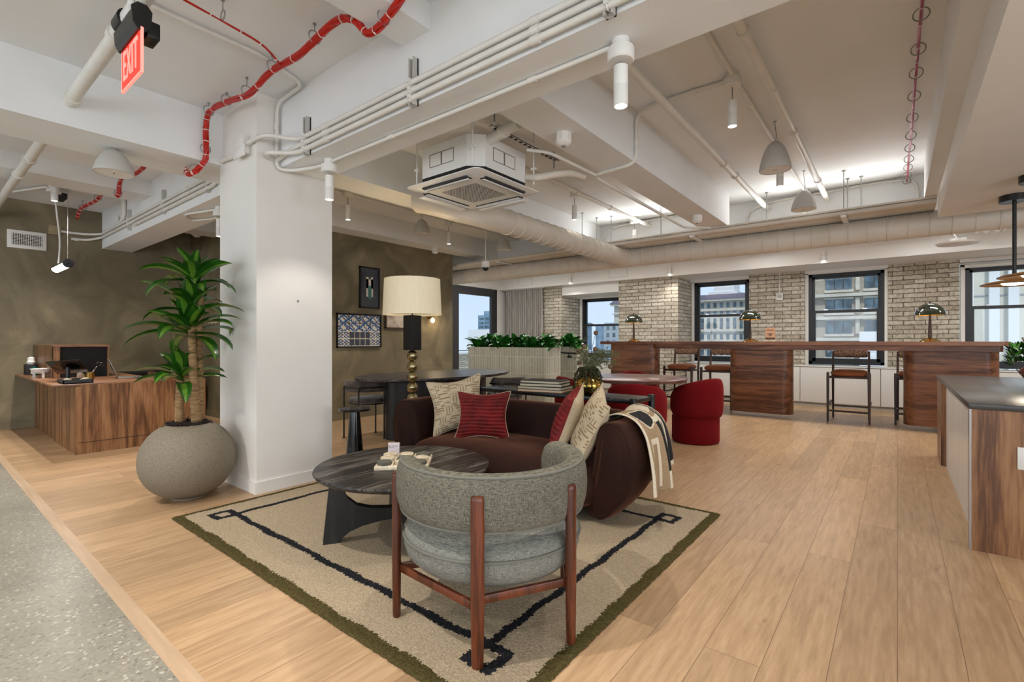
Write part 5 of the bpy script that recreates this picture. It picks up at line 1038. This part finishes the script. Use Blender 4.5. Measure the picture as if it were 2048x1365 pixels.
# oval black table, its chairs
tx, ty = -4.3, 4.02
t = thing('oval_table', 'large black oval table before the olive picture wall', 'table', (tx, ty, 0))
def ell(rx, ry, z, n=72): return [V((tx+rx*math.cos(2*PI*k/n), ty+ry*math.sin(2*PI*k/n), z)) for k in range(n)]
obj('tabletop', B().rings([ell(.58, 1.08, .648), ell(.60, 1.10, .66), ell(.60, 1.10, .68)]), 'black_wood', t); obj('drum_base', B().rings([ell(.33, .75, 0), ell(.33, .75, .648)]), 'black_wood_z', t)
def black_chair():
    t = thing('dining_chair', 'x', 'chair', (0, 0, 0), world=False)       # faces +Y
    obj('seat', B().lathe([(.18, 0), (.215, .01), (.22, .035), (.21, .05), (.15, .058)], (0, 0, .385), 36), 'velvet_g', t)
    def bp(u, v):
        a = -PI/2+math.radians(78)*(2*u-1); e = min(u, 1-u)*2; k = 1 if e > .12 else math.sqrt(1-(1-e/.12)**2); q = 2*PI*v; X, Z_ = sq(math.cos(q), 3), sq(math.sin(q), 3)
        return V(((.235+.02*X)*math.cos(a), (.235+.02*X)*math.sin(a), .575+.062*Z_*(.2+.8*k)))
    obj('backrest', B().grid(bp, 40, 20, False, True).rings([[bp(0, j/20) for j in range(20)], [bp(0, j/20)*1.0+V((0, .001, 0)) for j in range(20)]]).rings([[bp(1, j/20) for j in range(20)], [bp(1, j/20)+V((0, .001, 0)) for j in range(20)]]), 'velvet_g', t, angle=70)
    obj('frame', B().tube([V((.262*math.cos(-PI/2+math.radians(80)*(2*i/24-1)), .262*math.sin(-PI/2+math.radians(80)*(2*i/24-1)), .565)) for i in range(25)], .008, 8).torus((0, 0, .38), .205, .008, 32, 6), 'black', t)
    for a in (-90-62, -90, -90+62, 90): 
        a = math.radians(a); top_ = .57 if a < 0 else .38; r = .262 if a < 0 else .205
        obj('leg', B().cyl((r*math.cos(a), r*math.sin(a), 0), (r*math.cos(a), r*math.sin(a), top_), .009, n=10).cyl((r*math.cos(a), r*math.sin(a), 0), (r*math.cos(a), r*math.sin(a), .01), .014, n=10), 'black', t)
    return t
bc = black_chair(); G = 'black framed chairs round the oval table'
bc.location = (-4.67, 3.28, 0); bc.rotation_euler = (0, 0, math.radians(32)); bc['label'] = 'grey velvet chair with black tube frame at the near left end of the oval table'; bc['group'] = G
dup(bc, (-3.78, 4.62, 0), math.radians(75), 'grey velvet chair at the right end of the oval table behind the oatmeal cushion', G)
dup(bc, (-4.95, 4.45, 0), math.radians(-90), 'grey velvet chair on the far side of the oval table near its middle', G)
# round table and red tub chairs
rx_, ry_ = -1.97+.0, 4.78; rx_, ry_ = -2.24, 4.93
t = thing('round_table', 'round rosewood-topped table ringed by red tub chairs', 'table', (rx_, ry_, 0))
obj('tabletop', B().lathe([(.53, -.035), (.555, -.012), (.56, -.004), (.555, 0)], (rx_, ry_, .68), 72), 'table_red', t); obj('pedestal', B().lathe([(.22, 0), (.22, .02), (.05, .05), (.05, .60), (.2, .645)], (rx_, ry_, 0), 32), 'black_m', t)
def tub():
    t = thing('tub_chair', 'x', 'chair', (0, 0, 0), world=False)     # open towards +Y
    def s1(u, v):
        a = -PI/2+math.radians(118)*(2*u-1); e = min(u, 1-u)*2; k = 1 if e > .16 else math.sqrt(1-(1-e/.16)**2); q = 2*PI*v; X, Z_ = sq(math.cos(q), 3), sq(math.sin(q), 3.4); w = abs(2*u-1)
        zt_ = .685-.12*w**1.8; zb = .27; return V(((.225+.052*X)*math.cos(a), (.225+.052*X)*math.sin(a), (zt_+zb)/2+(zt_-zb)/2*Z_*(.75+.25*k)))
    b = B().grid(s1, 56, 26, False, True)
    for u in (0, 1): b.rings([[s1(u, j/26) for j in range(26)], [s1(u, j/26)+V((0, .004, 0)) for j in range(26)]])
    obj('backrest', b, 'red_fab', t, angle=80)
    obj('seat', B().lathe([(.20, 0), (.225, .01), (.225, .075), (.20, .092), (.10, .10)], (0, 0, .32), 40), 'red_fab', t)
    obj('base', B().lathe([(.215, 0), (.235, .01), (.24, .03), (.24, .27), (.23, .285)], (0, 0, 0), 48), 'red_fab', t)
    return t
tc_ = tub(); G = 'red tub chairs round the round table'
tc_.location = (-1.93, 4.32, 0); tc_.rotation_euler = (0, 0, math.radians(18)); tc_['label'] = 'red tub chair nearest the sofa, back turned to the camera'; tc_['group'] = G
dup(tc_, (-1.69, 5.28, 0), math.radians(72), 'red tub chair at the right of the round table, whole round base visible', G)
dup(tc_, (-2.72, 4.62, 0), math.radians(-55), 'red tub chair at the left of the round table beside the brass vase', G)
dup(tc_, (-2.55, 5.66, 0), math.radians(-150), 'red tub chair on the far side of the round table, only its rim showing', G)

# ================================================================ bar, island, window side
def stadium(x0, x1, y0, y1, r, k=8): return rsq(x0, x1, y0, y1, r, k)
t = thing('bar_table', 'long walnut bar table on three rounded bases before the windows', 'bar', (-1.5, 7.6, 0))
sp = stadium(-3.94, .95, 7.30, 8.0, .08)
obj('tabletop', B().prism(sp, 1.018, 1.063), 'walnut_h', t); obj('apron', B().prism(stadium(-3.0, .90, 7.40, 7.9, .04), .952, 1.018), 'walnut_h', t)
for x0, x1 in ((-3.98+.12, -3.02), (-1.93, -1.12), (.055, .89)):
    q = obj('base', B().prism(stadium(x0, x1, 7.50, 7.76, .125, 12), .06, 1.018), 'walnut_h', t); obj('plinth', B().prism(stadium(x0+.015, x1-.015, 7.515, 7.745, .11, 12), 0, .06), 'walnut_h', q)
def stool():
    t = thing('bar_stool', 'x', 'bar stool', (0, 0, 0), world=False)     # front faces -Y
    obj('seat', B().grid(lambda u, v: V(((.205*sq(math.cos(2*PI*u), 5))*abs(math.cos(PI*(v-.5)))**.35, (.20*sq(math.sin(2*PI*u), 5))*abs(math.cos(PI*(v-.5)))**.35,   .64+.048*sq(math.sin(PI*(v-.5)), 1.7))), 40, 16, True, False), 'stool_seat', t, angle=70)
    obj('seat_frame', B().box(-.215, .215, -.20, .20, .575, .60, .004), 'stool_wood', t)
    for x in (-.225, .225):
        obj('leg', B().rings([[V((x+a*s_, -.20+b_*s_+o_, z)) for a, b_ in ((-.016, -.016), (.016, -.016), (.016, .016), (-.016, .016))] for z, s_, o_ in ((0, .7, -.012), (.58, 1, 0), (.655, .9, 0))]), 'stool_wood', t, smooth=False)
        obj('leg', B().rings([[V((x*.9+a*s_, .20+b_*s_+o_, z)) for a, b_ in ((-.015, -.015), (.015, -.015), (.015, .015), (-.015, .015))] for z, s_, o_ in ((0, .7, .03), (.58, 1, 0), (.93, .8, .05))]), 'stool_wood', t, smooth=False)
        obj('side_rail', B().box(x-.01, x+.01, -.2, .22, .22, .245), 'stool_wood', t, smooth=False)
    obj('front_rail', B().box(-.225, .225, -.215, -.195, .13, .155), 'stool_wood', t, smooth=False); obj('rear_rail', B().box(-.21, .21, .205, .225, .16, .18), 'stool_wood', t, smooth=False)
    obj('footrest', B().box(-.22, -.205, -.19, .2, .205, .212), 'chrome', t)
    obj('backrest', B().box(-.19, .19, .20, .245, .845, .96, .02, 3), 'stool_back', t)
    return t
st = stool(); G = 'bar stools behind the bar table'
st.location = (-.505, 7.92, 0); st['label'] = 'wooden bar stool with tan seat in full view between the middle and right bases'; st['group'] = G
dup(st, (.205, 8.12, 0), 0, 'wooden bar stool half hidden by the right base of the bar table', G)
dup(st, (-2.83, 8.15, 0), 0, 'wooden bar stool next to the left base of the bar table', G)
dup(st, (-2.23, 8.15, 0), 0, 'wooden bar stool cut off by the middle base of the bar table', G)
def barlamp():
    t = thing('table_lamp', 'x', 'table lamp', (0, 0, 0), world=False)
    obj('base', B().lathe([(.10, 0), (.098, .008), (.06, .03), (.02, .045), (.012, .05)], n=36), 'brass', t)
    obj('stem', B().lathe([(.020, .045), (.011, .30), (.009, .34)], n=16), 'stool_wood', t)
    obj('lamp_shade', B().lathe([(.146, .31), (.142, .345), (.128, .385), (.10, .42), (.06, .445), (.01, .455), (.01, .452), (.06, .441), (.10, .415), (.125, .382), (.139, .344), (.142, .31)], n=48, cap=False), 'lamp_green', t)
    obj('inner_shade', B().lathe([(.1405, .312), (.137, .345), (.12, .385), (.0, .43)], n=48, cap=False), 'gold_under', t)
    obj('finial', B().cyl((0, 0, .455), (0, 0, .475), .008, n=12), 'black', t)
    ld = bpy.data.lights.new('bulb_glow', 'POINT'); ld.energy = .7; ld.color = (1, .8, .5); ld.shadow_soft_size = .02; lo = bpy.data.objects.new('bulb_glow', ld); C.objects.link(lo); lo.parent = t; lo.location = (0, 0, .35)
    return t
bl = barlamp(); G = 'green dome lamps on the bar'
bl.location = (-3.42, 7.55, 1.063); bl['label'] = 'green dome table lamp on the bar, left one before the brick pier'; bl['group'] = G
dup(bl, (-1.65, 7.55, 1.063), 0, 'green dome table lamp on the bar, middle one overlapping a window frame', G)
dup(bl, (.30, 7.55, 1.063), 0, 'green dome table lamp on the bar, right one nearest the island', G)
for ch in bpy.data.objects: pass
t = thing('menu_stand', 'small tan sign card in a stand on the bar right of the middle lamp', 'sign', (-1.37, 7.6, 1.063)); mx_ = -1.40
obj('card', B().box(mx_-.062, mx_+.062, 7.60, 7.606, 1.085, 1.255), 'kraft', t); obj('stand', B().box(mx_-.064, mx_+.064, 7.58, 7.63, 1.063, 1.088), 'stone_l', t); obj('print_band', B().box(mx_-.060, mx_+.060, 7.598, 7.60, 1.09, 1.118), 'frame_wood', t)
text('lettering', 'WELCOME', .022, (mx_, 7.598, 1.222), (PI/2, 0, 0), 'frame_wood', t, .0004, .8)
b = B(); [b.box(mx_-w, mx_+w, 7.5975, 7.6, z, z+.004) for w, z in ((.042, 1.172), (.018, 1.162), (.022, 1.152), (.012, 1.142))]; obj('text_line', b, 'frame_wood', t)

# kitchen island
t = thing('kitchen_island', 'walnut kitchen island with a thin dark stone top at the right', 'kitchen island', (1.5, 4.7, 0))
obj('end_panel', B().box(.292, 3.2, 3.41, 3.45, 0, .722), 'walnut_v', t, smooth=False); obj('side_panel', B().box(.325, .345, 3.45, 5.55, 0, .722), 'panel_pale', t, smooth=False)
obj('end_panel', B().box(.292, 3.2, 5.55, 6.03, 0, .722), 'walnut_v', t, smooth=False); obj('body', B().box(.345, 3.15, 3.45, 5.55, 0, .722), 'walnut_v', t, smooth=False)
obj('corner_trim', B().box(.288, .296, 3.405, 3.455, 0, .722), 'alu', t)
ot = obj('outlet', B().box(.46, .545, 3.402, 3.41, .44, .55, .003), 'white_gloss', t); obj('socket', B().box(.485, .52, 3.400, 3.403, .50, .525).box(.485, .52, 3.400, 3.403, .465, .49), 'white', ot)
tag(obj('island_worktop', B().box(.285, 3.22, 3.40, 6.05, .722, .752, .002), 'island'), 'thin dark stone worktop lying on the walnut island', 'worktop')
ix, iy = .79, 4.95
t = thing('wire_basket', 'two-tier dark wire basket at the right edge of the island', 'basket', (ix, iy, .752)); b = B()
for z0, R_ in ((.80, .13), (1.02, .10)):
    for k in range(5): b.torus((ix, iy, z0+k*.018), R_*(.55+.45*(k/4)**.6), .002, 32, 5)
    for k in range(16): a = 2*PI*k/16; b.tube([(ix+R_*.3*math.cos(a), iy+R_*.3*math.sin(a), z0-.012), (ix+R_*.7*math.cos(a), iy+R_*.7*math.sin(a), z0+.01), (ix+R_*math.cos(a), iy+R_*math.sin(a), z0+.072)], .0018, 5)
obj('wire_tier', b, 'black', t); obj('post', B().cyl((ix, iy, .752), (ix, iy, 1.14), .005, n=8).cyl((ix, iy, .752), (ix, iy, .76), .07), 'black', t)
r_ = random.Random(4)
for z0, R_, w in ((.815, .075, 'lower'), (1.04, .055, 'upper')):
    for k in range(4):
        a = 2*PI*k/4+2.6; p = V((ix+R_*math.cos(a), iy+R_*math.sin(a), z0+.035)); tag(obj('fruit', B().sphere(p, .042, (1, 1, .9)), 'fruit'), f'red-orange fruit in the {w} wire basket tier, ' + ('facing the room', 'towards the camera', 'at the far right', 'at the back')[k], 'fruit', 'fruit in the wire basket')
b = B(); [leafstrip(b, (ix-.02, iy, .90+.012*k), math.pi*(.75+.1*(k % 5)), .5-.12*(k % 4), .17, .06, 1.2, 6, stripe=False, ripple=.5) for k in range(12)]
o = obj('leafy_branch', b, ['leaf', 'leaf_l'], angle=60); tag(o, 'dark green leaves sticking out of the wire basket', 'foliage')
# brass disc pendants
def pend(x, y, label):
    t = thing('pendant_lamp', label, 'pendant lamp', (x, y, 1.5), group='brass disc pendants'); z = 1.51
    obj('canopy', B().cyl((x, y, 2.2), (x, y, 2.15), .088, n=36), 'black', t); obj('rod', B().cyl((x, y, 2.15), (x, y, z+.03), .0125, n=12), 'black', t)
    obj('lamp_shade', B().lathe([(.03, .03), (.10, .028), (.17, .016), (.195, 0), (.193, -.002), (.165, .006), (.02, .012)], (x, y, z), 56), 'gold_disc', t)
    obj('rim', B().torus((x, y, z), .194, .003, 56, 6), 'black', t); obj('diffuser', B().lathe([(.075, .004), (.07, -.004), (.03, -.010)], (x, y, z+.004), 36), 'led', t)
    ld = bpy.data.lights.new('pendant_glow', 'AREA'); ld.shape = 'DISK'; ld.size = .24; ld.energy = 4; ld.color = (1, .88, .7); lo = bpy.data.objects.new('pendant_glow', ld); C.objects.link(lo); lo.parent = t; lo.location = (0, 0, 0)
pend(.71, 5.37, 'brass disc pendant over the island, the farther and fully hung one'); pend(.74, 4.79, 'brass disc pendant over the island, the nearer one cut by the right edge')

# low cabinets along the windows
xs = [-5.71, -4.37, -3.15, -2.3, -1.27, -.2, .83, 1.86, 2.9]
nm = ('under the recessed first window', 'left end of the long row', 'behind the left bar stools', 'behind the middle base of the bar', 'behind the fully visible bar stool', 'behind the right base of the bar', 'under the right window', 'far right behind the island')
for i, (a, b_) in enumerate(zip(xs, xs[1:])):
    if i == 1: continue
    t = thing('low_cabinet', f'white low window cabinet {nm[i]}', 'cabinet', (a, 9.5, 0), group='white cabinets under the windows'); yb = 9.62 if not (-4.36 <= a < -3.2) else 9.62
    y1_ = 8.90+.02 if False else 9.62
    if i in (1,): y1_ = 9.62
    obj('body', B().box(a+.001, b_-.001, 9.32, 9.545, .062, .645), 'cab', t); obj('door', B().box(a+.004, b_-.004, 9.30, 9.318, .068, .640, .002), 'cab', t); obj('plinth', B().box(a, b_, 9.335, 9.36, 0, .06), 'plinth', t)
    if i == 1: bpy.data.objects.remove(t.children[0]) if False else None
tag(obj('window_ledge', B().box(-3.15, 3.2, 9.29, 9.545, .648, .664, .003), 'cab'), 'long white ledge over the low cabinets at the windows', 'window sill')
for x, z0, w in ((-5.0, 2.02, 'first'), (1.5, 2.13, 'right')):
    t = thing('roller_shade', f'rolled-up white shade at the top of the {w} window', 'blind', (x, 9.6, z0)); h_ = .6 if w == 'first' else .74
    obj('roller', B().cyl((x-h_, 9.585, z0+.02), (x+h_, 9.585, z0+.02), .028, n=14), 'white_gloss', t)
t = thing('wall_speaker', 'small white sounder with a round grille on the brick pier', 'alarm', (-1.60, 9.55, 1.85)); obj('body', B().box(-1.66, -1.56, 9.515, 9.55, 1.78, 1.90, .006), 'white_gloss', t); obj('grille', B().cyl((-1.61, 9.514, 1.85), (-1.61, 9.51, 1.85), .036), 'speaker', t); obj('conduit', B().cyl((-1.61, 9.535, 1.9), (-1.61, 9.535, 2.26), .007, n=8), 'white_gloss', t)
# curtain
b = B(); b.grid(lambda u, v: V((-7.2+u*1.05+.004*math.sin(v*5+u*30), 8.83+.028*math.sin(u*2*PI*19+.6*math.sin(v*3))+.012*math.sin(u*2*PI*7), .02+v*2.23)), 300, 14)
t = thing('curtain', 'grey pleated full-height curtain between the terrace door and first window', 'curtain', (-6.6, 8.83, 0)); o = obj('cloth', b, 'curtain', t, angle=80); obj('track', B().box(-7.25, -6.1, 8.80, 8.86, 2.245, 2.26), 'white_gloss', t)

# planters with leafy plants
def planter(label, x0, x1, y0, y1, h, n, seed, glab):
    t = thing('tiled_planter', label, 'planter', ((x0+x1)/2, y0, 0)); b = B().box(x0, x1, y0, y0+.04, 0, h).box(x0, x1, y1-.04, y1, 0, h).box(x0, x0+.04, y0+.04, y1-.04, 0, h).box(x1-.04, x1, y0+.04, y1-.04, 0, h)
    obj('wall', b, 'tile', t, smooth=False); s = obj('soil', B().box(x0+.04, x1-.04, y0+.04, y1-.04, .3, h-.04), 'mulch', t)
    for k in range(n):
        r = random.Random(seed+k); x = x0+.14+(x1-x0-.28)*k/max(1, n-1); y = (y0+y1)/2+(.05 if k % 2 else -.05)
        p = thing('leafy_plant', glab[k], 'plant', (x, y, h-.04), group='broad-leaved plants in the tiled planters'); b = B()
        for i in range(40): leafstrip(b, (x+r.uniform(-.10, .10), y+r.uniform(-.08, .08), h-.05+r.uniform(0, .10)), 2.4*i+r.uniform(-.3, .3), r.uniform(.25, 1.4), r.uniform(.18, .29), r.uniform(.10, .15), r.uniform(.7, 2.2), 6, stripe=(i % 3 == 0))
        obj('foliage', b, ['leaf2', 'leaf3'], p, angle=60)
planter('front planter clad in narrow upright pale tiles behind the oval table', -5.98, -4.32, 6.28, 6.72, .965, 6, 20, ['green leafy plant at the left end of the front tiled planter', 'green leafy plant second from the left in the front tiled planter', 'green leafy plant third from the left in the front tiled planter', 'green leafy plant third from the right in the front tiled planter', 'green leafy plant second from the right in the front tiled planter', 'green leafy plant at the right end of the front tiled planter'])
planter('rear planter clad in pale tiles beside the handrail', -5.10, -4.30, 7.2, 7.6, .97, 3, 40, ['green leafy plant at the left of the rear tiled planter', 'green leafy plant in the middle of the rear tiled planter', 'green leafy plant at the right of the rear tiled planter'])
t = thing('handrail', 'black handrail between the two tiled planters', 'handrail', (-4.5, 7.15, .8)); obj('rail', B().box(-5.0, -4.22, 7.12, 7.145, .855, .88).box(-4.45, -4.22, 6.95, 6.975, .86, .885) if False else B().tube([(-4.95, 7.0, .90), (-4.30, 7.12, .86), (-4.18, 7.12, .86)], .014, 8), 'black', t); obj('bracket', B().cyl((-4.42, 7.12, .80), (-4.42, 7.2, .80), .022).cyl((-4.42, 7.13, .80), (-4.42, 7.13, .86), .008), 'black', t)
obj('end_return', B().tube([(-4.28, 6.74, .875), (-4.12, 6.74, .875)], .013, 8), 'black', t)

# ================================================================ outside
def struct2(name, b, m): o = obj(name, b, m, smooth=False); o['kind'] = 'structure'; return o
GZ = -34
struct2('ground', B().box(-400, 400, 12, 900, GZ-1, GZ), 'b_grey')
def facade(label, x0, x1, y, z0, z1, m, cols, rows, ww, wh, zoff, xoff, pitchx, pitchz, depth=18, blind=False, name='building', extra=None):
    t = thing(name, label, 'building', ((x0+x1)/2, y, GZ)); obj('wall', B().box(x0, x1, y, y+depth, z0, z1), m, t, smooth=False)
    for i in range(cols):
        for j in range(rows):
            x = xoff+i*pitchx; z = zoff-j*pitchz
            if not (z0 < z and x > x0-.1 and x+ww < x1+.1): continue
            w = obj('window', B().box(x, x+ww, y-.06, y+.2, z, z+wh), 'b_win', t, smooth=False)
            if blind: obj('blind', B().box(x+.1, x+ww-.1, y-.09, y-.06, z+wh*.45, z+wh-.08), 'blind', w, smooth=False)
    return t
# limestone block seen in window two
t = thing('building', 'pale limestone office block with a dark sloped roof seen through the second window', 'building', (-50, 180, GZ))
obj('wall', B().box(-90, -30, 180, 205, GZ, 15.6), 'b_stone', t, smooth=False); obj('roof', B().prism([(178.4, 15.9), (183, 17.9), (205, 17.9), (205, 15.9)], -91.5, -28.5, 'x'), 'b_roof', t, smooth=False)
obj('cornice', B().box(-91, -29, 178.6, 180, 15.2, 15.9).box(-90.5, -29.5, 179.4, 180, 11.7, 12.2).box(-90.5, -29.5, 179.4, 180, 4.4, 5.2).box(-90.5, -29.5, 179.4, 180, -1.2, -.4), 'b_stone', t, smooth=False)
for z0_, z1_ in ((12.9, 14.6), (9.9, 11.5), (7.6, 9.2), (5.4, 7.3), (1.8, 3.6), (-4, -2)):
    for k in range(13):
        x = -62.2+k*2.18; w = obj('window', B().box(x, x+1.0, 179.8, 180.2, z0_, z1_), 'b_win', t, smooth=False)
pn = obj('rooftop_plant', B().box(-53.4, -46.4, 188, 196, 17.9, 22.5).box(-55.5, -45.2, 187.5, 197, 17.9, 19.2), 'b_white', t, smooth=False)
for k in range(4): obj('louvre', B().box(-53.0+k*1.65, -51.8+k*1.65, 187.8, 188, 19.5, 22.1), 'b_roof', pn, smooth=False)
# brick building in window three
t = thing('building', 'grey-tan brick building with triple windows seen through the third window', 'building', (-6, 85, GZ))
obj('wall', B().box(-16, 6, 85, 100, GZ, 40), 'b_tan', t, smooth=False)
for j, zt2 in enumerate((15.2, 10.4, 7.1, 4.0, .6, -2.6)):
    zb = zt2-1.85
    for xa, n_ in ((-12.6, 1), (-8.25, 3), (-3.6, 3)):
        for k in range(n_):
            x = xa+k*1.08; w = obj('window', B().box(x, x+.96, 84.7, 85.1, zb, zt2), 'b_win', t, smooth=False)
            if j in (0, 1, 2): obj('blind', B().box(x+.12, x+.84, 84.62, 84.7, zb+.85, zt2-.1), 'blind', w, smooth=False)
        obj('window_surround', B().box(xa-.2, xa+n_*1.08+.1, 84.75, 85, zb-.4, zb).box(xa-.2, xa+n_*1.08+.1, 84.8, 85, zt2, zt2+.3), 'b_stone', t, smooth=False)
    obj('ledge', B().box(-16.2, 6.2, 84.4, 85, zb-1.05, zb-.6), 'b_stone', t, smooth=False)
b = B(); [b.box(x, x+.5, 84.7, 85, z, z+2.2) for z in (13.2, 8.4, 5.1, 2.1, -1.2) for x in (-10.2, -4.7, 0)]; obj('pilaster', b, 'b_stone', t, smooth=False)
tag(obj('rooftop_unit', B().box(-3.9, .5, 78, 82, -8, 2.3), 'b_white', smooth=False), 'pale grey rooftop unit in front of the brick building', 'rooftop unit')
t = thing('building', 'smooth pale stone wall with vertical fins close behind the right window', 'building', (6, 20, GZ)); obj('wall', B().box(1.5, 16, 20, 30, GZ, 14), 'b_pale', t, smooth=False)
b = B(); [b.box(x, x+.22, 19.8, 20, GZ, 14) for x in (1.55, 2.1, 2.5, 3.05)]; obj('fin', b, 'b_white', t, smooth=False)
b = B(); [b.box(1.5, 16, 19.98, 20, z, z+.03) for z in (-6, -4.6, -3.2, -1.8, -.4, 1, 2.4, 3.8)]; obj('joint', b, 'b_grey', t, smooth=False)
# towers seen through the first window and the terrace door
t = facade('tall grey apartment tower with rows of small windows seen through the first window', -52.5, -43, 100, GZ, 5.2, 'b_grey', 6, 9, .7, .9, 3.6, -51.9, 1.5, 1.6)
obj('penthouse', B().box(-49, -45, 101, 106, 5.2, 8.2), 'b_pale', t, smooth=False)
tag(obj('water_tower', B().lathe([(2.0, 0), (3.0, 1.0), (3.1, 4.6), (1.2, 6.6), (1.1, 7.2)], (-44, 90, -6), 24), 'b_blue'), 'pale blue round rooftop tank in front of the apartment tower', 'water tank')
for i, (x, w, h, d) in enumerate(((-140, 3, 22, 230), (-134, 2.6, 20, 232), (-128, 3, 17, 234))): tag(obj('tower', B().box(x, x+w, d, d+4, GZ, h*.55), 'b_blue', smooth=False), f'hazy distant tower, {("leftmost", "middle", "rightmost")[i]} of three through the first window', 'building')
t = facade('blue glass high-rise with stepped roof seen through the terrace door', -91.5, -83, 100, GZ, 8.2, 'b_blue', 4, 5, 1.5, .6, 6.9, -91, 2.0, 1.1)
obj('penthouse', B().box(-90.2, -84, 101, 106, 8.2, 9.4).box(-86.5, -84.4, 101, 106, 9.4, 10.2), 'b_blue', t, smooth=False); obj('podium', B().box(-92.5, -80, 97, 99, GZ, 4.2), 'b_white', t, smooth=False)
for i, (x, w, h, m) in enumerate(((-70, 9, -2.5, 'b_tan'), (-60, 7, -1.2, 'b_grey'), (-38, 8, -3, 'b_pale'), (-30, 7, -2, 'b_tan'), (-112, 9, -3, 'b_grey'))):
    tag(obj('building', B().box(x, x+w, 95, 110, GZ, h), m, smooth=False), f'low rooftop far outside, {("tan one left of the tank", "grey one beside the tank", "pale one right of the tank", "tan one farthest right", "grey one beside the glass high-rise")[i]}', 'building')
# terrace parapet
t = thing('terrace_wall', 'low brick terrace parapet with a white coping outside the door', 'wall', (-11.5, 9, 0)); obj('brickwork', B().box(-12, -11.6, 3, 18, -.1, .62), 'brick', t, smooth=False); obj('coping', B().box(-12.05, -11.55, 3, 18, .62, .68), 'b_white', t, smooth=False)
obj('rail', B().box(-11.9, -11.85, 3, 18, .72, .75), 'frame_g', t); struct2('terrace_floor', B().box(-12, -7.5, 3, 18, -.2, -.05), 'b_pale')
